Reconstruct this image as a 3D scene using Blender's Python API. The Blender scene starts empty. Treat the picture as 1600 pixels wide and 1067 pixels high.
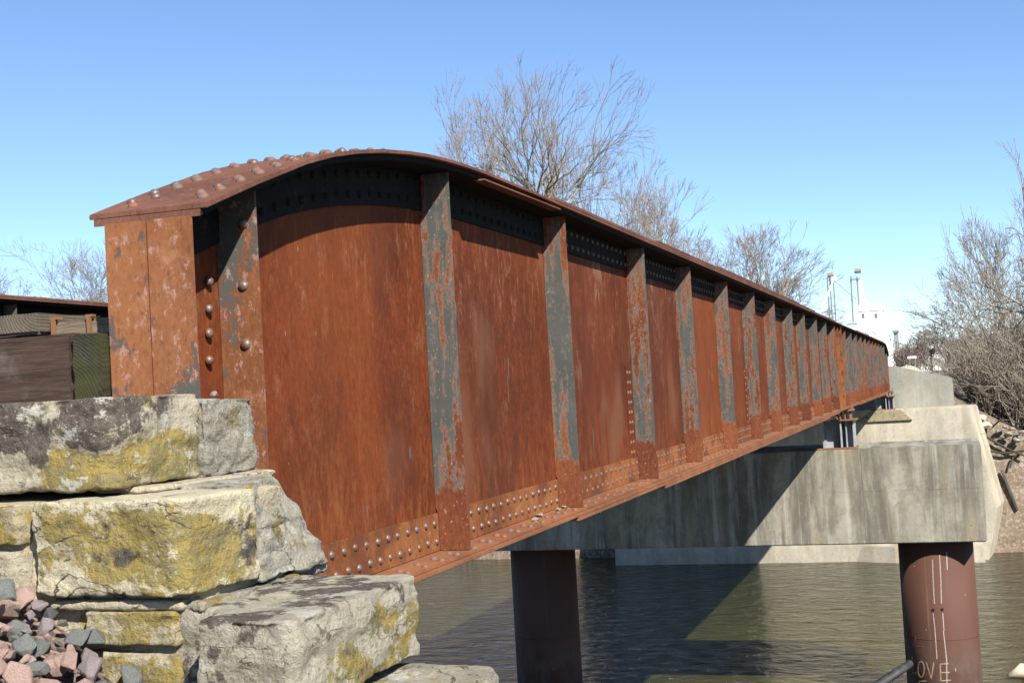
import bpy, bmesh, math, random
import numpy as np
from mathutils import Vector, noise as mnoise

random.seed(7); RNG = np.random.default_rng(11)
scene = bpy.context.scene
COL = scene.collection

# ------------------------------------------------------------------ camera
# world axes: Y runs along the bridge, X to the right of it, Z up, camera at the origin (water lies at WATER)
FPX, YAW, PITCH, ROLL = 2100.0, 0.3106, 0.0389, -0.0565
WATER = -9.45
fw = Vector((-math.sin(YAW)*math.cos(PITCH), math.cos(YAW)*math.cos(PITCH), math.sin(PITCH)))
r0 = Vector((math.cos(YAW), math.sin(YAW), 0)); u0 = r0.cross(fw)
cr, sr = math.cos(ROLL), math.sin(ROLL)
rt = r0*cr + u0*sr; up = u0*cr - r0*sr
from mathutils import Matrix
cam_d = bpy.data.cameras.new('camera'); cam = bpy.data.objects.new('camera', cam_d); COL.objects.link(cam)
cam.matrix_world = Matrix(((rt.x, up.x, -fw.x, 0), (rt.y, up.y, -fw.y, 0), (rt.z, up.z, -fw.z, 0), (0, 0, 0, 1)))
cam_d.sensor_width = 36; cam_d.lens = FPX/1600*36; cam_d.clip_start = 0.05; cam_d.clip_end = 6000
scene.camera = cam
scene.render.resolution_x, scene.render.resolution_y = 1024, 682

# ------------------------------------------------------------------ sky, sun, exposure
SUN_EL, SUN_AZ = math.radians(39.5), math.radians(180-44)      # azimuth clockwise from +Y
w = bpy.data.worlds.new('World'); scene.world = w; w.use_nodes = True
nt = w.node_tree; nt.nodes.clear()
sky = nt.nodes.new('ShaderNodeTexSky'); sky.sky_type = 'NISHITA'; sky.sun_disc = False
sky.sun_elevation = SUN_EL; sky.sun_rotation = SUN_AZ
sky.altitude = 6000; sky.air_density = 1.5; sky.dust_density = 0.0; sky.ozone_density = 3.7
bg = nt.nodes.new('ShaderNodeBackground'); bg.inputs[1].default_value = 0.092
wo = nt.nodes.new('ShaderNodeOutputWorld')
nt.links.new(sky.outputs[0], bg.inputs[0]); nt.links.new(bg.outputs[0], wo.inputs[0])
sd = bpy.data.lights.new('sun', 'SUN'); sd.energy = 5.0; sd.angle = math.radians(0.53); sd.color = (1.0, 0.95, 0.87)
sun = bpy.data.objects.new('sun', sd); COL.objects.link(sun)
S = Vector((math.cos(SUN_EL)*math.sin(SUN_AZ), math.cos(SUN_EL)*math.cos(SUN_AZ), math.sin(SUN_EL)))
sun.rotation_euler = S.to_track_quat('Z', 'Y').to_euler(); sun.location = S*60
vs = scene.view_settings; vs.view_transform = 'Standard'; vs.look = 'None'; vs.gamma = 1; vs.use_curve_mapping = False
vs.exposure = 1.05
scene.cycles.max_bounces = 6

# ------------------------------------------------------------------ pixel helpers (a pixel is only a direction)
def ray(px, py): return rt*((px-800)/FPX) - up*((py-533.5)/FPX) + fw
def PY(px, py, Y): v = ray(px, py); return v*(Y/v.y)
def PX(px, py, X): v = ray(px, py); return v*(X/v.x)
def PZ(px, py, Z): v = ray(px, py); return v*(Z/v.z)

# ------------------------------------------------------------------ object helpers
def empty(name, loc=(0, 0, 0)):
    o = bpy.data.objects.new(name, None); COL.objects.link(o); o.location = loc; o.empty_display_size = 0.2
    return o
def tag(o, label=None, cat=None, group=None, kind=None):
    if label: o['label'] = label
    if cat: o['category'] = cat
    if group: o['group'] = group
    if kind: o['kind'] = kind
    return o
def link(name, me, mat=None, parent=None):
    o = bpy.data.objects.new(name, me); COL.objects.link(o)
    if mat is not None and not me.materials: me.materials.append(mat)
    if parent is not None:
        o.parent = parent
        p = Vector(parent.location); q = parent.parent
        while q is not None: p = p + Vector(q.location); q = q.parent
        o.location = -p            # meshes are written in world coordinates; parents only have a location
    return o
class MB:
    def __init__(s): s.v = []; s.f = []
    def add(s, vs, fs):
        b = len(s.v); s.v += [tuple(x) for x in vs]; s.f += [tuple(i+b for i in f) for f in fs]; return s
    def box(s, x0, x1, y0, y1, z0, z1):
        return s.add([(x0,y0,z0),(x1,y0,z0),(x1,y1,z0),(x0,y1,z0),(x0,y0,z1),(x1,y0,z1),(x1,y1,z1),(x0,y1,z1)],
                     [(0,3,2,1),(4,5,6,7),(0,1,5,4),(1,2,6,5),(2,3,7,6),(3,0,4,7)])
    def sweep(s, secs):            # list of equal-length closed rings -> closed tube
        n = len(secs[0]); b = len(s.v)
        for r in secs: s.v += [tuple(p) for p in r]
        for i in range(len(secs)-1):
            for k in range(n):
                a = b+i*n+k; c = b+i*n+(k+1) % n
                s.f.append((a, c, c+n, a+n))
        s.f.append(tuple(b+k for k in reversed(range(n)))); s.f.append(tuple(b+(len(secs)-1)*n+k for k in range(n)))
        return s
    def prism(s, poly, ax, a0, a1):   # poly in the other two axes
        def P(u, v, a):
            return {'X': (a, u, v), 'Y': (u, a, v), 'Z': (u, v, a)}[ax]
        return s.sweep([[P(u, v, a0) for u, v in poly], [P(u, v, a1) for u, v in poly]])
    def cyl(s, p0, p1, r0, r1=None, n=12):
        r1 = r0 if r1 is None else r1
        p0 = Vector(p0); p1 = Vector(p1); d = (p1-p0).normalized()
        a = d.orthogonal().normalized(); b = d.cross(a)
        return s.sweep([[p+(a*math.cos(t)+b*math.sin(t))*rr for t in [2*math.pi*k/n for k in range(n)]] for p, rr in ((p0, r0), (p1, r1))])
    def build(s, name, mat, parent=None, bevel=0, smooth=False, bevseg=2):
        me = bpy.data.meshes.new(name); me.from_pydata(s.v, [], s.f); me.validate()
        bm = bmesh.new(); bm.from_mesh(me); bmesh.ops.recalc_face_normals(bm, faces=bm.faces)
        if bevel: bmesh.ops.bevel(bm, geom=[e for e in bm.edges if len(e.link_faces) == 2 and e.calc_face_angle(0) > 0.5], offset=bevel, segments=bevseg, affect='EDGES', clamp_overlap=True)
        bm.to_mesh(me); bm.free()
        if smooth:
            me.polygons.foreach_set('use_smooth', [True]*len(me.polygons))
        return link(name, me, mat, parent)

# ------------------------------------------------------------------ materials
ALB = 0.60          # overall reflectance of the weathered materials
class NB:
    def __init__(s, name, rough=0.8, metal=0.0, spec=0.5):
        s.m = bpy.data.materials.new(name); s.m.use_nodes = True; s.t = s.m.node_tree; s.t.nodes.clear()
        s.o = s.t.nodes.new('ShaderNodeOutputMaterial'); s.b = s.t.nodes.new('ShaderNodeBsdfPrincipled')
        s.t.links.new(s.b.outputs[0], s.o.inputs[0])
        s.b.inputs['Roughness'].default_value = rough; s.b.inputs['Metallic'].default_value = metal
        s.b.inputs['Specular IOR Level'].default_value = spec
        s.geo = s.t.nodes.new('ShaderNodeNewGeometry'); s.pos = s.geo.outputs['Position']
    def n(s, k): return s.t.nodes.new(k)
    def L(s, a, b): s.t.links.new(a, b)
    def objco(s):
        tc = s.n('ShaderNodeTexCoord'); s.pos = tc.outputs['Object']; return s
    def val(s, sock, v):
        if hasattr(v, 'is_output') or isinstance(v, bpy.types.NodeSocket): s.L(v, sock)
        else:
            if isinstance(v, (tuple, list)) and len(v) == 3 and sock.type == 'RGBA': v = (*v, 1)
            sock.default_value = v
    def sc(s, x=1, y=1, z=1, off=(0, 0, 0), src=None):
        m = s.n('ShaderNodeMapping'); s.L(src or s.pos, m.inputs[0]); m.inputs['Scale'].default_value = (x, y, z); m.inputs['Location'].default_value = off
        return m.outputs[0]
    def noise(s, vec=None, scale=1, detail=5, rough=0.6, dist=0.0):
        t = s.n('ShaderNodeTexNoise'); s.L(vec or s.pos, t.inputs['Vector']); t.inputs['Scale'].default_value = scale
        t.inputs['Detail'].default_value = detail; t.inputs['Roughness'].default_value = rough; t.inputs['Distortion'].default_value = dist
        return t.outputs[0]
    def vor(s, vec=None, scale=1, out='Distance', feature='F1'):
        t = s.n('ShaderNodeTexVoronoi'); t.feature = feature; s.L(vec or s.pos, t.inputs['Vector']); t.inputs['Scale'].default_value = scale
        return t.outputs[out]
    def ramp(s, fac, lo, hi, a=0.0, b=1.0):
        m = s.n('ShaderNodeMapRange'); m.interpolation_type = 'SMOOTHSTEP'; s.L(fac, m.inputs[0])
        for i, v in zip((1, 2, 3, 4), (lo, hi, a, b)): m.inputs[i].default_value = v
        return m.outputs[0]
    def mix(s, fac, a, b, mode='MIX'):
        m = s.n('ShaderNodeMix'); m.data_type = 'RGBA'; m.blend_type = mode; m.clamp_factor = True
        s.val(m.inputs[0], fac); s.val(m.inputs[6], a); s.val(m.inputs[7], b); return m.outputs[2]
    def math(s, op, a, b=None):
        m = s.n('ShaderNodeMath'); m.operation = op; s.val(m.inputs[0], a)
        if b is not None: s.val(m.inputs[1], b)
        return m.outputs[0]
    def xyz(s, src=None):
        x = s.n('ShaderNodeSeparateXYZ'); s.L(src or s.pos, x.inputs[0]); return x.outputs
    def color(s, c, k=None):
        k = ALB if k is None else k
        s.val(s.b.inputs['Base Color'], s.mix(1.0, c, (k, k, k), 'MULTIPLY') if k != 1 else c); return s
    def rough(s, c): s.val(s.b.inputs['Roughness'], c); return s
    def bump(s, h, dist=0.01, strength=1.0, prev=None):
        b = s.n('ShaderNodeBump'); b.inputs['Strength'].default_value = strength; b.inputs['Distance'].default_value = dist
        s.L(h, b.inputs['Height'])
        if prev: s.L(prev, b.inputs['Normal'])
        s.L(b.outputs[0], s.b.inputs['Normal']); return b.outputs[0]

def rust_base(N, dark, mid, light, stretch=True):
    big = N.noise(N.sc(1, 1, .55), 1.1, 4, .55)
    c = N.mix(N.ramp(big, .36, .66), dark, mid)
    st = N.noise(N.sc(1, 2.4, .7) if stretch else N.sc(7, 7, 7), 1.5, 8, .72)
    c = N.mix(N.ramp(st, .50, .78, 0, .5 if stretch else .85), c, light)
    fine = N.noise(N.sc(1, 1, .5), 45, 6, .75)
    c = N.mix(N.ramp(fine, .45, .75, 0, .45), c, light)
    c = N.mix(N.ramp(fine, .48, .28, 0, .55), c, tuple(x*.45 for x in dark))
    return c, fine, st

def mat_web():
    N = NB('rusted_web_steel', .85, 0, .10)
    c, fine, st = rust_base(N, (.125, .031, .013), (.205, .046, .016), (.37, .105, .031))
    z = N.xyz()[2]
    # pale vertical flaking, strongest high on the plate, orange run-off low on it
    fl = N.noise(N.sc(1, 3.6, 1.0), 4.2, 10, .80, .35)
    hi = N.ramp(z, -.2, 1.1); lo = N.ramp(z, .0, -.62)
    c = N.mix(N.math('MULTIPLY', N.ramp(fl, .52, .68, 0, .75), hi), c, (.47, .24, .12))
    c = N.mix(N.math('MULTIPLY', N.ramp(fl, .44, .68, 0, .55), lo), c, (.43, .145, .045))
    iso = N.noise(N.sc(1, 1, .8, (7, 5, 2)), 5.5, 8, .72)
    c = N.mix(N.ramp(iso, .54, .68, 0, .5), c, (.29, .082, .026))
    c = N.mix(N.ramp(iso, .46, .33, 0, .55), c, (.085, .026, .015))
    dk = N.noise(N.sc(1, 1.2, .6, (1, 6, 8)), 1.9, 7, .68)
    c = N.mix(N.ramp(dk, .50, .64, 0, .6), c, (.105, .032, .019))
    sc_ = N.noise(N.sc(1, 1.3, .8, (2, 9, 6)), 1.5, 9, .8)
    c = N.mix(N.math('MULTIPLY', N.ramp(sc_, .545, .66, 0, .75), N.ramp(z, -.3, .9, .25, 1)), c, (.42, .24, .14))
    fk = N.noise(N.sc(1, 9, 2.2), 3.1, 4, .6)
    c = N.mix(N.ramp(fk, .745, .77), c, (.56, .42, .33))          # white scratches
    gp = N.noise(N.sc(1, 7, 1.3, (3, 1, 5)), 1.05, 5, .55)
    c = N.mix(N.ramp(gp, .69, .715), c, (.135, .14, .125))        # last grey paint
    pn = N.noise(N.sc(1, 1, .35, (4, 4, 4)), .42, 3, .5)
    c = N.mix(N.ramp(pn, .50, .68, 0, .28), c, (.34, .10, .027))
    c = N.mix(N.ramp(pn, .47, .33, 0, .45), c, (.11, .032, .018))
    bl = N.noise(N.sc(1, 1.6, 1, (9, 2, 4)), .75, 3, .5)
    c = N.mix(N.ramp(bl, .58, .75, 0, .55), c, (.25, .115, .065))
    N.color(c); N.rough(N.ramp(fine, .3, .7, .68, .9)); N.bump(fine, .004, .5); return N.m
def mat_flange(name, dusty=0.0):
    N = NB(name, .88, 0, .10)
    c, fine, st = rust_base(N, (.20, .066, .025), (.37, .142, .052), (.50, .235, .105), False)
    bl = N.noise(N.sc(1, .6, 1), 5.5, 5, .6)
    c = N.mix(N.ramp(bl, .47, .64, 0, .85), c, (.17, .062, .034))
    if dusty: c = N.mix(dusty, c, (.42, .20, .115))
    pw = N.noise(N.sc(1, .5, 2.2, (1, 7, 3)), 6.5, 6, .7)
    c = N.mix(N.ramp(pw, .60, .70, 0, .6), c, (.30, .21, .17))
    N.color(c); N.bump(fine, .003, .6); return N.m
def mat_stiff():
    N = NB('peeling_grey_paint_on_steel', .8, 0, .15)
    rust, fine, st = rust_base(N, (.15, .043, .022), (.26, .082, .033), (.40, .17, .08))
    paint = N.mix(N.noise(None, 5, 4), (.068, .072, .064), (.15, .157, .145))
    xs = N.noise(N.sc(5.5, .45, .55), 2.0, 6, .65)
    pk = N.noise(N.sc(1, 1, .5), 30, 10, .86)
    zz = N.xyz()[2]
    sel = N.math('ADD', N.math('MULTIPLY', xs, .58), N.math('MULTIPLY', pk, .42))
    # grey paint survives in the middle of the height, the foot and the head have rusted bare
    foot = N.math('ADD', sel, N.math('MULTIPLY', N.ramp(N.math('ADD', zz, N.math('MULTIPLY', pk, .16)), -.44, -.52), -.13))
    c = N.mix(N.ramp(foot, .462, .497), rust, paint)
    edge = N.math('MULTIPLY', N.ramp(foot, .455, .482), N.ramp(foot, .515, .488))
    c = N.mix(N.math('MULTIPLY', edge, .35), c, (.46, .30, .21))
    sp = N.noise(N.sc(1, 1, .6), 60, 3, .6)
    c = N.mix(N.ramp(sp, .64, .70, 0, .8), c, (.52, .36, .25))
    N.color(c); N.bump(sel, .004, .5); return N.m
def mat_end():
    N = NB('scaling_rust_on_end_angles', .85, 0, .12)
    c, fine, st = rust_base(N, (.22, .082, .036), (.36, .145, .062), (.46, .22, .115), False)
    pk = N.noise(N.sc(1, 1, .6), 14, 9, .76)
    pb = N.noise(N.sc(1, 1, .45, (4, 2, 8)), 2.6, 3, .5)
    sel = N.math('ADD', N.math('MULTIPLY', pk, .55), N.math('MULTIPLY', pb, .45))
    c = N.mix(N.ramp(sel, .497, .510), c, (.12, .118, .105))
    edge = N.math('MULTIPLY', N.ramp(sel, .490, .512), N.ramp(sel, .54, .52))
    c = N.mix(N.math('MULTIPLY', edge, .5), c, (.20, .08, .05))
    pi = N.noise(N.sc(1, 1, .6, (11, 3, 1)), 22, 8, .78)
    c = N.mix(N.ramp(pi, .55, .62, 0, .85), c, (.50, .30, .245))
    N.color(c); N.bump(sel, .006, .8); return N.m
def mat_cover():
    N = NB('weathered_cover_plate', .85, 0, .12)
    c, fine, st = rust_base(N, (.15, .065, .044), (.24, .105, .07), (.34, .18, .125), False)
    N.color(c); N.bump(fine, .003, .5); return N.m
def mat_shade_black():  # dark paint, with the shade under the top flange worked into its near-black
    N = NB('shade_blackened_paint', .85, 0, .08)
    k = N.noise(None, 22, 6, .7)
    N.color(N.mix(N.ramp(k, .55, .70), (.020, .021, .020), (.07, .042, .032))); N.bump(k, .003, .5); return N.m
def mat_rivet():
    N = NB('worn_rivet_steel', .48, .35, .5)
    k = N.noise(None, 30, 4)
    N.color(N.mix(N.ramp(k, .4, .62), (.22, .19, .17), (.26, .115, .06))); N.bump(k, .002, .4); return N.m
def mat_rivet_rusty():
    N = NB('rusty_rivet_steel', .75, 0, .4)
    k = N.noise(None, 26, 4)
    N.color(N.mix(N.ramp(k, .4, .62), (.17, .14, .125), (.30, .115, .055))); return N.m
def mat_concrete(name, a=(.46, .42, .33), stain=1.0, ochre=.5, coat=0.0):
    N = NB(name, .9, 0, .2)
    big = N.noise(N.sc(1, 1, .8), .55, 4, .6)
    c = N.mix(N.ramp(big, .35, .7), tuple(x*.78 for x in a), a)
    st = N.noise(N.sc(1.1, .3, .16), 1.3, 7, .66, .3)
    st2 = N.noise(N.sc(2.6, .3, .13, (5, 3, 1)), 1.7, 5, .62)
    c = N.mix(N.ramp(st, .44, .64, 0, .80*stain), c, (.135, .120, .095))
    c = N.mix(N.ramp(st2, .50, .66, 0, .75*stain), c, (.58, .57, .50))
    oc = N.noise(N.sc(.8, .3, .12, (2, 8, 3)), 1.4, 4, .55)
    c = N.mix(N.ramp(oc, .52, .70, 0, ochre), c, (.40, .28, .12))
    mot = N.noise(N.sc(1, 1, .7, (6, 1, 2)), 1.6, 7, .7)
    c = N.mix(N.ramp(mot, .46, .66, 0, .6*stain), c, (.20, .18, .145))
    fine = N.noise(None, 9, 7, .7)
    c = N.mix(N.ramp(fine, .5, .72, 0, .45), c, (.22, .20, .165))
    c = N.mix(N.ramp(fine, .45, .25, 0, .35), c, (.62, .58, .48))
    pit = N.vor(None, 2.3)
    c = N.mix(N.ramp(pit, .055, .035, 0, .7), c, (.10, .09, .075))
    N.color(c); N.bump(fine, .012, .5); return N.m
def mat_pile():
    N = NB('red_brown_painted_pile', .72, 0, .25)
    big = N.noise(N.sc(1, 1, .35), 1.2, 4)
    c = N.mix(big, (.115, .050, .033), (.165, .074, .048))
    st = N.noise(N.sc(7, 7, .16), 1.2, 5, .6)
    c = N.mix(N.ramp(st, .62, .78, 0, .4), c, (.34, .26, .21))
    z = N.xyz()[2]
    dirt = N.noise(N.sc(1, 1, .6), 2.4, 5)
    c = N.mix(N.math('MULTIPLY', N.ramp(z, -7.2, -9.2), N.ramp(dirt, .35, .65, .2, .8)), c, (.20, .155, .13))
    sp = N.vor(None, 3.4)
    c = N.mix(N.ramp(sp, .05, .03), c, (.62, .58, .54))
    N.color(c); N.bump(st, .004, .3); return N.m
def mat_stone(name, crust=.5, moss=.5, white=.4, base=(.60, .51, .36), off=0.0, rough=1.0, blobs=()):
    N = NB(name, .93, 0, .12)
    o = (off, off*1.7, off*.6)
    p = N.sc(1, 1, 1, o)
    big = N.noise(p, 4.6, 6, .66)
    strata = N.noise(N.sc(1.5, 1.5, 9, o), 3, 6, .65)
    c = N.mix(N.ramp(strata, .35, .7), tuple(x*.80 for x in base), base)
    fine = N.noise(p, 42, 6, .72)
    mid = N.noise(p, 11, 6, .68)
    sel = N.math('ADD', N.math('MULTIPLY', big, .62), N.math('MULTIPLY', mid, .38))
    mo = N.noise(N.sc(1, 1, 1.5, (o[0]+3, o[1]+8, o[2])), 5.2, 7, .68)
    msel = N.math('ADD', N.math('MULTIPLY', mo, .72), N.math('MULTIPLY', fine, .28))
    def blob(kind, v):
        for k_, cc, rr, amt in blobs:
            if k_ != kind: continue
            ln = N.n('ShaderNodeVectorMath'); ln.operation = 'LENGTH'
            N.L(N.sc(1/rr[0], 1/rr[1], 1/rr[2], tuple(-cc[i]/rr[i] for i in range(3))), ln.inputs[0])
            v = N.math('ADD', v, N.ramp(ln.outputs['Value'], 1.15, .55, 0, amt))
        return v
    sel = blob('crust', sel); msel = blob('moss', msel)
    t = .66-.30*moss
    c = N.mix(N.ramp(msel, t, t+.07, 0, .9), c, N.mix(N.ramp(mid, .4, .62), (.44, .325, .075), (.29, .245, .105)))
    t = .68-.34*crust
    c = N.mix(N.ramp(sel, t, t+.055, 0, .92), c, N.mix(N.ramp(fine, .4, .65), (.10, .083, .070), (.19, .16, .138)))
    wl = N.noise(N.sc(1, 1, 1.3, (o[0]+7, o[1]+1, o[2]+5)), 6.5, 7, .74)
    t = .70-.20*white
    c = N.mix(N.ramp(wl, t, t+.04, 0, .9), c, (.70, .67, .58))
    sp = N.noise(N.sc(1, 1, 1, (o[0]+2, 0, 9)), 70, 3, .6)
    c = N.mix(N.ramp(sp, .63, .69, 0, .75), c, (.64, .60, .52))
    c = N.mix(N.ramp(fine, .41, .30, 0, .5), c, (.10, .085, .06))
    ck = N.noise(N.sc(1, 1, 2.2, (o[0]+1, o[1]+4, o[2]+2)), 2.3, 6, .55, .8)
    line = N.ramp(N.math('ABSOLUTE', N.math('SUBTRACT', ck, .5)), .0, .009, 1, 0)
    line = N.math('MULTIPLY', line, N.ramp(N.noise(p, 2.1, 2), .48, .6))
    c = N.mix(N.math('MULTIPLY', line, .85), c, (.04, .033, .025))
    N.color(c)
    b = N.bump(N.math('SUBTRACT', 1.0, line), .02, .7); b = N.bump(strata, .02*rough, .6, b); b = N.bump(mid, .030*rough, .9, b); N.bump(fine, .016*rough, 1.0, b)
    return N.m
def mat_rock(name, c1, c2, sc=18):
    N = NB(name, .8, 0, .3).objco()
    oi = N.n('ShaderNodeObjectInfo')
    k = N.noise(None, sc, 6, .7); k2 = N.noise(None, sc*5, 3, .6)
    c = N.mix(N.ramp(k, .35, .65), c1, c2)
    c = N.mix(N.ramp(oi.outputs['Random'], 0, 1, 0, .28), c, tuple(x*.5 for x in c1))
    c = N.mix(N.ramp(k2, .6, .72, 0, .6), c, tuple(min(1, x*1.5+.03) for x in c2))
    N.color(c, .82); b = N.bump(k, .03, .8); N.bump(k2, .012, .8, b); return N.m
def mat_wood(name, c1, c2, c3, axis='X', moss=0.0, ring=False):
    N = NB(name, .9, 0, .2)
    s = {'X': (1.2, 14, 14), 'Y': (14, 1.2, 14)}[axis]
    if ring:
        # growth rings: distance from the pith, broken by noise and radial checks
        pv = N.n('ShaderNodeVectorMath'); pv.operation = 'LENGTH'; N.L(N.sc(1, 0, 1, ring), pv.inputs[0])
        wob = N.noise(N.sc(1, 0, 1), 9, 5, .6)
        rr_ = N.math('ADD', N.math('MULTIPLY', pv.outputs['Value'], 75), N.math('MULTIPLY', wob, 2.6))
        g = N.math('ADD', N.math('MULTIPLY', N.math('SINE', N.math('MULTIPLY', rr_, 6.283)), .22), N.noise(N.sc(14, 1, 2.5), 4, 6, .7))
    else:
        g = N.noise(N.sc(*s), 3.2, 7, .68, .4)
    c = N.mix(N.ramp(g, .25, .75, 0, .8 if ring else 1), c1, c2)
    k = N.noise(None, 4.5, 5, .6)
    c = N.mix(N.ramp(k, .47, .66, 0, .8), c, c3)
    if moss: c = N.mix(N.ramp(N.noise(N.sc(1, 1, .5, (3, 3, 3)), 6, 5), .62-.12*moss, .74-.12*moss, 0, .8), c, (.060, .062, .022))
    N.color(c); N.bump(g, .003 if ring else .012, .5 if ring else .8); return N.m
def mat_plain(name, col, rough=.7, metal=0, var=.25, sc=3, kalb=None):
    N = NB(name, rough, metal)
    k = N.noise(None, sc, 4)
    N.color(N.mix(N.ramp(k, .3, .7), tuple(x*(1-var) for x in col), col), kalb); return N.m
def mat_twig(name, a, b):
    N = NB(name, .85, 0, .2)
    N.color(N.mix(N.noise(None, 1.3, 3), a, b)); return N.m
def mat_ground():
    N = NB('bank_ground', .95, 0, .1)
    a = N.noise(None, .25, 5, .6); b = N.noise(None, 5.5, 7, .75); d = N.noise(None, 1.3, 5, .6)
    c = N.mix(N.ramp(a, .35, .65), (.27, .20, .145), (.20, .155, .10))
    c = N.mix(N.ramp(d, .48, .66, 0, .7), c, (.33, .255, .19))
    c = N.mix(N.ramp(b, .50, .62, 0, .8), c, (.47, .39, .33))
    c = N.mix(N.ramp(b, .46, .34, 0, .8), c, (.095, .070, .05))
    N.color(c); N.bump(b, .08, .9); return N.m
def mat_gravel(name, a, b, sc=12):
    N = NB(name, .9, 0, .2)
    v = N.vor(None, sc, 'Color'); d = N.vor(None, sc)
    x = N.xyz(v)[0]
    c = N.mix(N.ramp(x, .2, .8), a, b); N.color(c); N.bump(d, .05, .8); return N.m
def mat_water():
    N = NB('river_water', .07, 0, .5)
    N.b.inputs['IOR'].default_value = 1.333
    big = N.noise(N.sc(1, .6, 1), .045, 3, .5)
    c = N.mix(N.ramp(big, .35, .65), (.040, .037, .010), (.020, .022, .009)); N.color(c, 1)
    r1 = N.noise(N.sc(.85, 1.25, 1), 1.25, 6, .6, .7)
    r2 = N.noise(N.sc(1, 1.6, 1, (4, 2, 0)), .55, 3, .5, .2)
    cur = N.ramp(N.noise(N.sc(1, .5, 1, (8, 3, 0)), .09, 3), .35, .65, .45, 1.15)
    b = N.bump(r2, .30, .6); N.bump(N.math('MULTIPLY', r1, cur), .55, 1.0, b)
    return N.m

M = {}
M['web'] = mat_web(); M['flange'] = mat_flange('orange_rusted_angle'); M['flange_top'] = mat_flange('dusty_rusted_flange', .35)
M['stiff'] = mat_stiff(); M['end'] = mat_end(); M['cover'] = mat_cover(); M['black'] = mat_shade_black(); M['rivet'] = mat_rivet(); M['rivet2'] = mat_rivet_rusty(); M['rivet3'] = M['black']
M['cap'] = mat_concrete('stained_cap_concrete', (.50, .47, .37), 1.0, .55)
M['abut'] = mat_concrete('limewashed_abutment_concrete', (.78, .70, .54), .30, .4)
M['wall'] = mat_concrete('pale_wingwall_concrete', (.50, .49, .41), .35, .1)
M['pile'] = mat_pile(); M['water'] = mat_water(); M['ground'] = mat_ground()
M['steelgrey'] = mat_plain('grey_blue_steel', (.50, .54, .56), .6, 0, .3, 4)
M['steelrust'] = mat_plain('orange_steel_plate', (.36, .17, .075), .75, 0, .4, 5)
M['dark'] = mat_plain('dark_hole', (.01, .01, .01), .9)
M['white'] = mat_plain('white_painted_steel', (.80, .80, .78), .6, 0, .04, 3, 1)
M['galv'] = mat_plain('galvanised_steel', (.42, .44, .45), .5, .3, .2)
M['bark'] = mat_twig('pale_grey_bark', (.38, .33, .26), (.52, .45, .36))
M['twig'] = mat_twig('grey_tan_twigs', (.34, .285, .225), (.44, .375, .30))
M['brush'] = mat_twig('brown_brush_stems', (.33, .275, .205), (.52, .45, .35))
M['farwood'] = mat_twig('far_brown_twigs', (.22, .165, .135), (.29, .225, .185))

# ================================================================== THE SETTING: ground, water
def sstep(a, b, x): t = np.clip((x-a)/(b-a), 0, 1); return t*t*(3-2*t)
def wline(X): return np.interp(X, [-60, -20, -3, 3, 15, 60], [78, 75.2, 71.5, 73.0, 71.5, 66])
def ground_h(X, Y):
    X = np.asarray(X, float); Y = np.asarray(Y, float)
    nz = .25*np.sin(X*.37+Y*.21)+.18*np.sin(X*.83-Y*.57+1)+.10*np.sin(X*1.9+Y*1.3)
    # near side: railway embankment, then the bank down to the river
    dist = np.maximum(np.maximum(X+1.75, -12.5-X), 0)
    near = np.maximum(-.92-dist*.62, -5.0)
    bank = np.minimum(near, -1.15-(Y-4.2)*.43)
    near = np.where(Y > 4.2, bank, near)
    near = np.maximum(near, -11.2)
    # far side
    t = Y-wline(X)
    far = np.interp(t, [-6, 0, 1.2, 11, 30, 4000], [-11.2, -9.5, -8.9, -4.7, -4.2, -4.0]) + nz*np.clip((t-1)/6, 0, 1)*.8
    d2 = np.maximum(np.maximum(X+1.6, -13.0-X), 0)
    emb = -.42-d2*.60
    far = np.where(Y > 73.6, np.maximum(far, emb), far)
    return np.where(Y < 45, near, far)
def axis_pts(parts):
    out = []
    for a, b, n in parts: out += list(np.linspace(a, b, n, endpoint=False))
    return np.array(out+[parts[-1][1]])
gx = axis_pts([(-3000, -300, 10), (-300, -60, 24), (-60, -14, 46), (-14, 14, 70), (14, 60, 46), (60, 300, 24), (300, 3000, 10)])
gy = axis_pts([(-400, -20, 14), (-20, 4, 30), (4, 28, 30), (28, 66, 12), (66, 100, 85), (100, 300, 50), (300, 4000, 30)])
GX, GY = np.meshgrid(gx, gy); GZ = ground_h(GX, GY)
vv = np.stack([GX, GY, GZ], -1).reshape(-1, 3); nx, ny = len(gx), len(gy)
ff = [(j*nx+i, j*nx+i+1, (j+1)*nx+i+1, (j+1)*nx+i) for j in range(ny-1) for i in range(nx-1)]
me = bpy.data.meshes.new('ground'); me.from_pydata(vv.tolist(), [], ff); me.polygons.foreach_set('use_smooth', [True]*len(me.polygons))
tag(link('ground', me, M['ground']), kind='structure')
me = bpy.data.meshes.new('river'); me.from_pydata([(-3000, 20, WATER), (3000, 20, WATER), (3000, 90, WATER), (-3000, 90, WATER)], [], [(0, 1, 2, 3)])
tag(link('river', me, M['water']), kind='structure')
# track bed on the far embankment
me = MB().add([(-11.8, 74.2, -.34), (-2.4, 74.2, -.34), (-2.4, 700, -.34), (-11.8, 700, -.34)], [(0, 1, 2, 3)])
tag(me.build('track_bed', mat_gravel('pale_track_ballast', (.36, .33, .32), (.52, .47, .45), 9)), kind='structure')

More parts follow.
